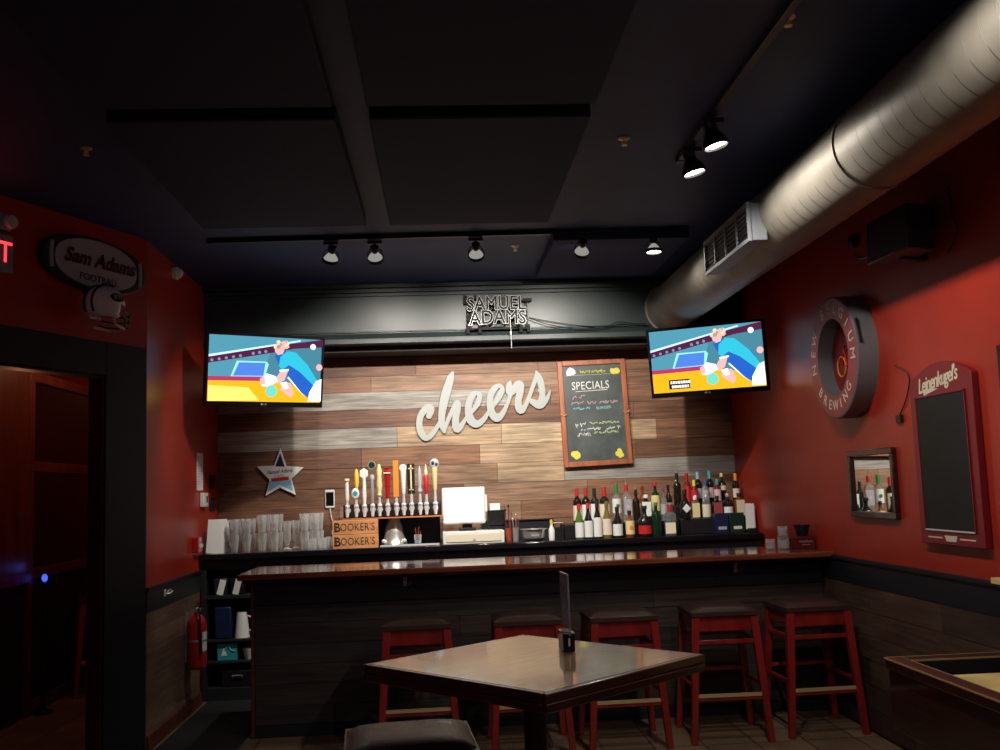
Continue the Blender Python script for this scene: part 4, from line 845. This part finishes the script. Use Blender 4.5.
for x, lab in ((-.266, 'small metal bag hook under the bar top, left one'), (2.02, 'small metal bag hook under the bar top, right one')):
    b = MB(); b.box(-.012, .012, -.004, .0, -.03, .03, 'steel').tube([(0, -.004, .01), (0, -.03, .0), (0, -.035, -.02), (0, -.05, -.01)], .004, 'steel', 6).tube([(.01, -.004, -.01), (.03, -.02, -.02), (.04, -.03, 0)], .003, 'steel', 6)
    tag(b.build('bag_hook', loc=(x, 6.9405, .985)), lab, 'hook')
def jar(x, y, r_, h, z, lab, m='dim_white'):
    t = thing('candle_glass', (x, y, z), lab, 'glass jar'); b = MB(); b.lathe([(.0005, 0), (r_*.9, 0), (r_, h*.1), (r_, h), (r_-.003, h), (r_-.004, .01), (.0005, .01)], (0, 0, 0), 'glass', 20); b.build('glass_wall', t, sharp=60)
    b = MB(); b.lathe([(.0005, .0102), (r_-.006, .0102), (r_-.006, h*.75), (.0005, h*.75)], (0, 0, 0), m, 16); b.build('filling', t)
ZB = 1.0905
jar(2.315, 7.06, .034, .075, ZB, 'small pale glass jar standing alone on the bar top'); jar(2.41, 7.06, .042, .085, ZB, 'lower of two stacked pale glass jars on the bar top'); jar(2.41, 7.06, .036, .075, ZB+.0855, 'upper of two stacked pale glass jars on the bar top')
t = thing('napkin_caddy', (2.545, 7.10, ZB), 'dark red napkin box with a pale script mark on the right end of the bar', 'caddy')
b = MB(); b.box(-.085, .085, -.07, .07, 0, .085, 'red_bag'); b.build('box', t, bevel=.004); b = MB(); b.tube([(-.03+.008*i, -.0715, .05+.008*math.sin(i*2.1)) for i in range(13)], .002, 'dim_white', 5).tube([(-.01+.008*i, -.0715, .028+.003*math.sin(i*2.6)) for i in range(8)], .0018, 'dim_white', 5); b.build('script_mark', t)
t = thing('black_cup', (2.565, 7.10, ZB+.0852), 'black flared cup standing on the dark red napkin box', 'cup')
b = MB(); b.lathe([(.0005, 0), (.036, 0), (.058, .075), (.060, .08), (.055, .08), (.034, .006), (.0005, .006)], (0, 0, 0), 'black', 22); b.build('vessel', t)

# ------------------------------------------------------------------ bar stools
def stool(name_lab):
    t = thing('bar_stool', (0, 0, 0), name_lab, 'stool', group='red bar stools'); hs = .20; zt = .755
    b = MB(); n = 10; vs = []; fs = []
    for i in range(n+1):
        for j in range(n+1):
            u_, v_ = i/n*2-1, j/n*2-1; e = (1-abs(u_)**4)*(1-abs(v_)**4)
            vs.append((u_*(hs+.012)*(1-.02*(1-e)), v_*(hs+.012)*(1-.02*(1-e)), .028+.03*e**.5))
    k0 = len(vs)
    for i in range(n): 
        for j in range(n): fs.append((i*(n+1)+j, (i+1)*(n+1)+j, (i+1)*(n+1)+j+1, i*(n+1)+j+1))
    b.T = Matrix.Translation((0, 0, zt)); b.add(vs, fs, 'leather'); b.box(-hs-.012, hs+.012, -hs-.012, hs+.012, .002, .0282, 'leather'); b.T = Matrix(); b.build('seat_cushion', t, sharp=50)
    b = MB(); b.box(-hs+.02, hs-.02, -hs+.004, -hs+.022, zt-.09, zt, 'red_wood').box(-hs+.02, hs-.02, hs-.022, hs-.004, zt-.075, zt, 'red_wood').box(-hs+.004, -hs+.022, -hs+.02, hs-.02, zt-.075, zt, 'red_wood').box(hs-.022, hs-.004, -hs+.02, hs-.02, zt-.075, zt, 'red_wood'); b.build('apron', t, bevel=.002)
    def at(sx, sy, z): k_ = (zt-z)/zt; return (sx*(hs-.018+.055*k_), sy*(hs-.018+.05*k_), z)
    for sx in (-1, 1):
        for sy in (-1, 1):
            b = MB(); b.frust(at(sx, sy, 0), (.019, .019), at(sx, sy, zt+.0005), (.024, .024), 'red_wood'); b.build('leg', t, bevel=.003)
    def rail(z, h, faces, nm, m='red_wood', w_=.009):
        for fc in faces:
            b = MB(); a, c = {'f': (at(-1, -1, z), at(1, -1, z)), 'b': (at(-1, 1, z), at(1, 1, z)), 'l': (at(-1, -1, z), at(-1, 1, z)), 'r': (at(1, -1, z), at(1, 1, z))}[fc]
            a, c = Vector(a), Vector(c); d = (c-a).normalized()*.014; a += d; c -= d
            if fc in 'fb': b.box(a.x, c.x, a.y-w_, a.y+w_, z-h/2, z+h/2, m)
            else: b.box(a.x-w_, a.x+w_, a.y, c.y, z-h/2, z+h/2, m)
            o = b.build(nm, t, bevel=.002)
            if nm == 'footrest':
                b = MB(); b.box(a.x+.005, c.x-.005, a.y-w_-.004, a.y+w_+.002, z+h/2-.014, z+h/2+.004, 'brass'); b.build('brass_cap', o, label='brass strip on the footrest')
    rail(.60, .026, 'fblr', 'upper_rail'); rail(.27, .035, 'f', 'footrest'); rail(.33, .022, 'lr', 'side_rail'); rail(.37, .022, 'b', 'side_rail')
    return t
s0 = stool('red bar stool seen behind the left corner of the pub table'); s0.location = (-.180, 6.44, 0); s0.rotation_euler = (0, 0, .02)
for x, y, rz, lab in ((.505, 6.41, .0, 'red bar stool mostly hidden behind the pub table, second from the left'), (1.09, 6.40, .02, 'red bar stool behind the table card holder, middle of the row at the bar'), (1.735, 6.44, -.03, 'red bar stool just right of the pub table, second from the right wall'), (2.335, 6.48, .03, 'red bar stool at the bar closest to the right wall')):
    dup(s0, loc=(x, y, 0), rz=rz, label=lab)
o = dup(s0, loc=(-.13, 3.43, 0), rz=.08, label='bar stool in the foreground with its brown seat cut by the bottom edge'); 
if 'group' in o: del o['group']

# ------------------------------------------------------------------ pub table
t = thing('pub_table', (.275, 3.262, 0), 'square high pub table turned cornerwise with a glossy brown top', 'table', R(41.5))
b = MB(); a, c = .372, .40; b.box(-a+.02, a-.02, -c+.02, c-.02, 1.0492, 1.051, 'table_wood').box(-a+.005, a-.005, -c+.005, c-.005, 1.008, 1.049, 'table_wood'); b.build('table_top', t, bevel=.0)
b = MB()
for x0, x1, y0, y1 in ((-a, a, -c, -c+.022), (-a, a, c-.022, c), (-a, -a+.022, -c+.022, c-.022), (a-.022, a, -c+.022, c-.022)): b.box(x0, x1, y0, y1, 1.024, 1.0505, 'dark_edge').box(x0+.006*(x0 > -a), x1, y0, y1, .998, 1.0235, 'dark_edge')
b.build('edge_band', t, bevel=.004, label='dark edge band')
b = MB(); b.lathe([(.05, .03), (.038, .06), (.035, .5), (.038, .96), (.05, .985)], (0, 0, 0), 'black', 24); b.build('column', t)
b = MB(); b.box(-.2, .2, -.2, .2, .985, .9975, 'black').box(-.03, .03, -.3, .3, .97, .985, 'black').box(-.3, .3, -.03, .03, .955, .97, 'black'); b.build('top_bracket', t, bevel=.003)
b = MB()
for k_ in range(2):
    b.T = Matrix.Rotation(k_*PI/2+PI/4, 4, 'Z'); b.box(-.24, .24, -.035, .035, .012, .04, 'black')
b.T = Matrix()
for k_ in range(4): an = k_*PI/2+PI/4; b.lathe([(.02, 0), (.02, .012)], (.22*math.cos(an), .22*math.sin(an), 0), 'black', 12)
b.build('cross_base', t, bevel=.005)
t = thing('table_card_holder', (.402, 3.40, 1.0515), 'upright clear card holder in a black block on the pub table', 'card holder', R(4))
b = MB(); b.box(-.02, .02, -.045, .045, 0, .065, 'black_gloss'); b.build('block', t, bevel=.004)
b = MB(); b.box(-.003, .003, -.068, .068, .055, .255, 'acrylic'); b.build('clear_sleeve', t, bevel=.001)
b = MB(); b.box(-.019, .019, -.0465, -.0452, .060, .063, 'chrome').box(-.003, .003, -.0472, -.0452, .02, .045, 'chrome'); b.build('clip', t)

# ------------------------------------------------------------------ shuffleboard table at right
t = thing('shuffleboard_table', (2.255, 2.9, 0), 'long wooden shuffleboard table along the right wall', 'game table')
y0, y1, x0, x1 = -2.4, 1.48, -.345, .345
b = MB(); b.box(x0, x0+.075, y0, y1, .755, .80, 'mahogany').box(x1-.075, x1, y0, y1, .755, .80, 'mahogany').box(x0+.075, x1-.075, y1-.09, y1, .755, .80, 'mahogany').box(x0+.075, x1-.075, y0, y0+.09, .755, .80, 'mahogany'); b.build('top_rim', t, bevel=.006, seg=3)
b = MB(); b.box(x0-.0015, x0+.002, y0, y1+.0015, .794, .8012, 'edge_highlight').box(x0, x1, y1-.002, y1+.0015, .794, .8012, 'edge_highlight').box(x0+.0735, x0+.0765, y0+.09, y1-.09, .794, .8012, 'edge_highlight').box(x0+.077, x1-.077, y1-.092, y1-.089, .794, .8012, 'edge_highlight'); b.build('rim_highlight', t, label='pale painted highlight along the rim edges')  # thin pale strips, coloured as the light catching the rim edges
b = MB(); b.box(x0+.0755, x0+.08, y0+.09, y1-.095, .6205, .789, 'navy').box(x1-.08, x1-.0755, y0+.09, y1-.095, .6205, .789, 'navy').box(x0+.08, x1-.08, y1-.095, y1-.0905, .6205, .789, 'navy'); b.build('gutter_lining', t)
b = MB(); b.box(x0+.015, x0+.04, y0, y1, .50, .7545, 'mahogany').box(x1-.04, x1-.015, y0, y1, .50, .7545, 'mahogany').box(x0+.04, x1-.04, y1-.04, y1-.015, .50, .7545, 'mahogany').box(x0+.04, x1-.04, y0+.015, y0+.04, .50, .7545, 'mahogany').box(x0+.04, x1-.04, y0+.04, y1-.04, .60, .62, 'black_matte'); b.build('cabinet', t, bevel=.003)
b = MB(); b.box(x0+.13, x1-.13, y0+.2, y1-.26, .6205, .765, 'maple'); b.build('playing_board', t, bevel=.004, label='pale maple playing board dusted with powder')
for sx in (-1, 1):
    for yy in (-2.1, -.2, 1.22):
        b = MB(); b.frust((sx*.25, yy, 0), (.045, .045), (sx*.25, yy, .4995), (.055, .055), 'mahogany'); b.build('leg', t, bevel=.006)

# ------------------------------------------------------------------ right wall things
t = wallthing('barrel_sign', 'R', 6.21, 2.345, 'deep round brewery sign reading NEW BELGIUM BREWING on the right wall', 'sign', .0)
b = MB(); Ro, Ri, dp = .39, .25, .125
b.lathe([(Ro, 0), (Ro, -dp), (Ro-.012, -dp-.006)], (0, 0, 0), 'rim_side', 56, 'Y', closed=False); b.lathe([(Ri, -dp-.006), (Ri, -.03)], (0, 0, 0), 'rim_side', 48, 'Y', closed=False); b.build('drum', t)
b = MB(); b.lathe([(Ro-.012, -dp-.006), (Ri, -dp-.006)], (0, 0, 0), 'rim', 56, 'Y', closed=False)
fr = b.build('front_ring', t)
b = MB(); b.box(.355, .384, -.115, -.105, .04, .20, 'black', rot=(0, -.3, 0));
b.lathe([(.0005, -.031), (Ri, -.031)], (0, 0, 0), 'burgundy', 40, 'Y', closed=False); b.build('back_panel', t)
b = MB()
def arc_text(b, txt, rad, a0, a1, size, m, y, flip=False):
    n = len(txt)
    for i, ch in enumerate(txt):
        if ch == ' ': continue
        a = a0+(a1-a0)*i/(n-1); x, z = rad*math.cos(a), rad*math.sin(a)
        b.text(ch, size, m, x, y, z, .002, rot=(a-PI/2) if not flip else (a+PI/2))
arc_text(b, 'NEW BELGIUM', .315, R(188), R(-2), .10, 'cream', -dp-.0075); arc_text(b, 'BREWING', .308, R(222), R(318), .09, 'cream', -dp-.0075, True); b.build('lettering', fr)
b = MB()
for cx, cz in ((-.09, -.05), (.09, -.05)):
    b.tube([(cx+.065*math.cos(a*PI/8), -.036, cz+.065*math.sin(a*PI/8)) for a in range(17)], .006, 'orange', 6)
b.tube([(-.09, -.036, -.05), (-.04, -.036, .05), (.06, -.036, .05), (0, -.036, -.05), (-.09, -.036, -.05)], .006, 'red_paint', 6).tube([(0, -.036, -.05), (-.045, -.036, .07)], .006, 'red_paint', 6).tube([(.09, -.036, -.05), (.06, -.036, .08), (.085, -.036, .09)], .006, 'red_paint', 6).box(-.07, -.02, -.04, -.032, .07, .08, 'black')
b.build('bicycle_emblem', t)
t = wallthing('wall_mirror', 'R', 6.02, 1.54, 'small dark-framed mirror on the right wall reflecting the bottles', 'mirror', .002)
W, H, w = .65, .42, .038; b = MB(); b.box(-W/2, W/2, -.03, 0, H/2-w, H/2, 'mahogany').box(-W/2, W/2, -.03, 0, -H/2, -H/2+w, 'mahogany').box(-W/2, -W/2+w, -.03, 0, -H/2+w, H/2-w, 'mahogany').box(W/2-w, W/2, -.03, 0, -H/2+w, H/2-w, 'mahogany'); b.build('frame', t, bevel=.005)
b = MB(); b.box(-W/2+w, W/2-w, -.012, -.002, -H/2+w, H/2-w, 'mirror'); b.build('mirror_glass', t)
t = wallthing('tall_chalkboard', 'R', 5.07, 1.662, 'tall arched burgundy chalkboard with cream script on the right wall', 'chalkboard', .002)
W = .655; pts = [(-W/2, -.445), (W/2, -.445), (W/2, .42)]+[(W/2-.02-(W-.04)*i/14, .435+.075*math.sin(PI*i/14)) for i in range(15)]+[(-W/2, .42)]
b = MB(); b.prism(pts, -.035, 0, 'burgundy'); bd = b.build('board', t, bevel=.004)
b = MB(); b.box(-W/2+.075, W/2-.075, -.0385, -.0352, -.365, .335, 'slate'); b.build('slate', t)
b = MB(); b.box(-W/2+.067, -W/2+.074, -.043, -.0352, -.373, .343, 'burgundy').box(W/2-.074, W/2-.067, -.043, -.0352, -.373, .343, 'burgundy').box(-W/2+.067, W/2-.067, -.043, -.0352, .336, .343, 'burgundy').box(-W/2+.067, W/2-.067, -.043, -.0352, -.373, -.366, 'cream'); b.build('inner_moulding', t)
b = MB(); b.text("Leinenkugel's", .112, 'cream', -.015, -.0365, .415, .002, shear=.35, rot=.10, wide=.82, spacing=.88).text("Leinenkugel's", .112, 'cream', -.011, -.0367, .412, .002, shear=.35, rot=.10, wide=.82, spacing=.88); b.prism([(-.16, .345), (.0, .37), (-.10, .378), (-.17, .366)], -.0372, -.0355, 'cream')
b.build('script_lettering', bd); b = MB(); b.prism([(-.065, -.395), (.065, -.395), (.05, -.425), (-.05, -.425)], -.0372, -.0355, 'cream').box(-.24, -.09, -.0372, -.0355, -.412, -.405, 'cream').box(.09, .24, -.0372, -.0355, -.412, -.405, 'cream'); b.build('canoe_mark', bd)
t = wallthing('framed_poster', 'R', 4.18, 1.86, 'black framed poster cut off by the right edge of view', 'picture', .002)
b = MB(); b.box(-.34, .34, -.025, 0, -.32, .32, 'black'); b.build('frame', t, bevel=.004); b = MB(); b.box(-.31, .31, -.0265, -.0252, -.29, .29, 'slate'); b.build('print', t)
b = MB()
for k_ in range(14): b.box(-.29, -.29+.03+.02*(k_ % 3), -.0275, -.0266, .25-.04*k_, .262-.04*k_, 'dim_white')
b.build('white_marks', t)
t = wallthing('drink_ledge', 'R', 4.05, 1.075, 'narrow wooden drink ledge on the right wall near the edge of view', 'shelf', .036)
b = MB(); b.box(-.52, .55, -.09, 0, 0, .028, 'maple'); b.build('board', t, bevel=.003); b = MB()
for x in (-.45, .45): b.box(x-.012, x+.012, -.075, -.001, -.06, -.0005, 'black')
b.build('brackets', t)
t = thing('wall_speaker', (2.49, 5.10, 2.86), 'black box loudspeaker bracketed high on the right wall', 'speaker', rot=(0, R(4), R(4)))
b = MB(); b.box(-.08, .08, -.20, .22, -.12, .12, 'charcoal'); b.build('cabinet', t, bevel=.008)
b = MB(); b.box(-.07, .07, .2205, .235, -.11, .11, 'black_matte'); b.build('grille', t, bevel=.003)
b = MB(); b.box(.0, .14, -.02, .02, .1205, .132, 'black').box(.0, .14, -.02, .02, -.132, -.1205, 'black').box(.125, .14, -.03, .03, -.13, .13, 'black'); b.build('bracket', t)
b = MB(); b.lathe([(.0001, 0), (.045, 0), (.045, -.02), (.03, -.04), (.0001, -.045)], (0, 0, 0), 'navy', 20, 'Y'); o = b.build('round_sensor', loc=(XR-.001, 6.02, 3.06), rot=(0, 0, rzR)); tag(o, 'small round dark fitting on the red wall beside the duct', 'sensor')
b = MB(); b.tube(cr([(XR-.01, 6.05, 2.98), (XR-.012, 5.95, 2.93), (XR-.012, 5.8, 2.915), (XR-.012, 5.68, 2.94), (XR-.012, 5.6, 2.98)]), .004, 'black', 6).tube(cr([(XR-.01, 4.85, 3.05), (XR-.012, 4.83, 2.92), (XR-.012, 4.80, 2.80), (XR-.012, 4.9, 2.72)]), .004, 'black', 6); tag(b.build('speaker_cable'), 'thin black cables looping on the red wall beside the speaker', 'cable')
b = MB(); b.tube(cr([(XR-.006, 5.62, 2.22), (XR-.008, 5.45, 2.14), (XR-.008, 5.50, 2.02), (XR-.008, 5.60, 1.93)]), .004, 'black', 6).box(XR-.02, XR-.002, 5.57, 5.63, 1.885, 1.93, 'black'); tag(b.build('sign_cable'), 'thin dark cable dangling from the round brewery sign', 'cable')

# ------------------------------------------------------------------ angled wall things
k_ = .977
t = wallthing('exit_sign', 'A', 1.27, 2.955, 'grey exit sign with red glowing letters and an emergency lamp at the left edge', 'exit sign', .001)
b = MB(); b.box(-.17, .17, -.05, 0, -.06, .16, 'grey'); b.build('housing', t, bevel=.006)
b = MB(); b.text('EXIT', .17, 'exit_red', 0, -.052, .05, .003, wide=.9); b.build('letters', t, label='red glowing letters EXIT')
b = MB(); b.box(-.15, .15, -.05, 0, .18, .28, 'grey').box(-.04, .04, -.04, 0, .16, .18, 'grey'); lh = b.build('battery_box', t, bevel=.006)
for x in (-.13, .13): b = MB(); b.lathe([(.0001, -.085), (.036, -.085), (.042, -.06), (.03, -.045)], (x, 0, .23), 'chrome', 18, 'Y'); b.build('emergency_lamp', lh)
t = wallthing('football_sign', 'A', .47, 3.07, 'dark football-shaped beer sign with red and black lettering over the doorway', 'sign', .001)
def lens(w, h, n=16): return [(w*math.cos(PI*i/n), h*math.sin(PI*i/n)**.8) for i in range(n)]+[(-w*math.cos(PI*i/n), -h*math.sin(PI*i/n)**.8) for i in range(n)]
b = MB(); b.prism(lens(.425, .17), -.05, 0, 'charcoal'); b.build('backing', t, bevel=.004)
b = MB(); b.prism(lens(.34, .15), -.056, -.0505, 'dim_white'); b.build('face', t)
b = MB()
for s_ in (-1, 1): b.tube([(s_*(.35+.02*math.cos(a)), -.056, .10*math.sin(a)) for a in [(-.9+.3*i) for i in range(7)]], .012, 'dim_white', 8)
b.build('stripes', t)
b = MB(); b.text('Sam Adams', .125, 'black', .02, -.0602, .02, .004, off=.003, shear=.3, rot=.0, wide=1.0).text('Sam Adams', .125, 'rim', .012, -.0625, .015, .001, shear=.3, wide=1.0, outline=.0015).text('FOOTBALL', .06, 'charcoal', .01, -.0602, -.095, .002, wide=1.1); b.build('lettering', t)
# helmet
t = wallthing('football_helmet', 'A', .53, 2.665, 'white football helmet with green stripes hung below the football sign', 'helmet', .17)
b = MB(); n0 = 28; vs = []; fs = []; rg = 16
for j in range(rg+1):
    th = PI*j/rg
    for i in range(n0):
        ph = 2*PI*i/n0; x = .135*math.sin(th)*math.cos(ph); y = .105*math.sin(th)*math.sin(ph); z = .12*math.cos(th); vs.append((x, y, z+.13))
for j in range(rg):
    for i in range(n0):
        cx = (vs[j*n0+i][0]+vs[(j+1)*n0+(i+1) % n0][0])/2; cz = (vs[j*n0+i][2]+vs[(j+1)*n0+(i+1) % n0][2])/2-.13
        if cx > .035 and cz < .01: continue
        if cz < -.085: continue
        fs.append((j*n0+i, (j+1)*n0+i, (j+1)*n0+(i+1) % n0, j*n0+(i+1) % n0))
b.add(vs, fs, 'white'); o = b.build('shell', t, sharp=60); m_ = o.modifiers.new('Solid', 'SOLIDIFY'); m_.thickness = .006
b = MB()
for dy in (-.03, .03): b.tube([(-.137*math.cos(a), dy, .13+.122*math.sin(a)) for a in [-.5+.2*i for i in range(13)]], .007, 'jet_green', 6)
b.build('stripes', t)
b = MB(); b.T = Matrix.Translation((.0, -.098, .165)) @ Matrix.Rotation(R(-22), 4, 'X'); b.lathe([(.0001, -.006), (1, -.006), (1, .004)], (0, 0, 0), 'jet_green', 24, 'Y')
for i in range(len(b.v)): p = b.T.inverted() @ Vector(b.v[i]); b.v[i] = tuple(b.T @ Vector((p.x*.052, p.y, p.z*.028)))
b.text('JETS', .038, 'white', 0, -.0068, 0, .001, shear=.3); b.build('oval_logo', t)
b = MB()
for z in (.02, .055, .09): b.tube([(.05, -.095, z), (.11, -.085, z-.01), (.165, -.04, z-.015), (.17, 0, z-.015), (.165, .04, z-.015), (.11, .085, z-.01), (.05, .095, z)], .0045, 'jet_green', 6)
b.tube([(.168, 0, .0), (.17, 0, .08)], .0045, 'jet_green', 6).tube([(.11, -.086, .012), (.125, -.08, .08)], .0045, 'jet_green', 6); b.build('face_mask', t)
b = MB(); b.tube([(-.03, -.1, .05), (.0, -.085, .0), (.10, -.06, -.012), (.12, 0, -.015), (.10, .06, -.012), (.0, .085, .0)], .009, 'cream', 8); b.build('chin_strap', t)
b = MB(); b.box(-.01, .01, .1, .168, .22, .24, 'black').tube([(0, .03, .2485), (0, .15, .26)], .004, 'steel', 6); b.build('wall_peg', t)
t = wallthing('security_camera', 'L', 7.45, 3.27, 'small white dome camera high on the left red wall', 'camera', .0)
b = MB(); b.lathe([(.045, 0), (.05, -.03), (.045, -.04)], (0, 0, 0), 'white', 20, 'Y'); b.build('base', t); b = MB(); b.ell((0, -.04, 0), (.038, .035, .038), 'white_plastic', 18, 10); b.build('dome', t)

# ------------------------------------------------------------------ next room things
o = dup(s0, loc=(-2.92, 8.95, 0), rz=.4, label='dim bar stool standing in the dark next room beyond the doorway')
if 'group' in o: del o['group']
t = thing('blue_lamp', (-3.10, 8.10, 0), 'slim black pedestal lamp glowing blue in the dark next room', 'lamp')
b = MB(); b.lathe([(.0005, 0), (.07, 0), (.07, .02), (.02, .035), (.015, .97), (.04, .985), (.04, .99)], (0, 0, 0), 'black', 18); b.build('pedestal', t)
b = MB(); b.ell((0, 0, 1.025), (.022, .022, .03), 'blue_led', 14, 10); b.build('bulb', t, label='glowing blue bulb')

# ------------------------------------------------------------------ added point lights: unseen fill, and the blue bulb's glow
def plight(x, y, z, e, col, r_=.15, typ='POINT'):
    l = bpy.data.lights.new('l', typ); l.energy = e; l.color = col; l.shadow_soft_size = r_; o = bpy.data.objects.new('added_light', l); COL.objects.link(o); o.location = (x, y, z); return o
plight(-.6, -1.2, 3.0, 22, (.72, .80, 1)); plight(1.2, -1.6, 2.9, 8, (.85, .85, 1))  # bluish ambient fill added behind the camera, no fixtures there
plight(-2.55, 8.3, 2.9, 11, (1, .42, .2), .05); plight(-2.75, 6.7, 2.2, 3.0, (1, .38, .16), .05)  # warm fill added to brighten the next room, without fixtures
plight(-3.08, 8.0, 1.12, .08, (.1, .15, 1), .03)
# world
w = bpy.data.worlds.new('world'); sc.world = w; w.use_nodes = True; w.node_tree.nodes['Background'].inputs[0].default_value = (.5, .55, .7, 1); w.node_tree.nodes['Background'].inputs[1].default_value = .01
vs = sc.view_settings; vs.view_transform = 'Standard'; vs.look = 'None'; vs.exposure = 0; vs.gamma = 1; vs.use_curve_mapping = False
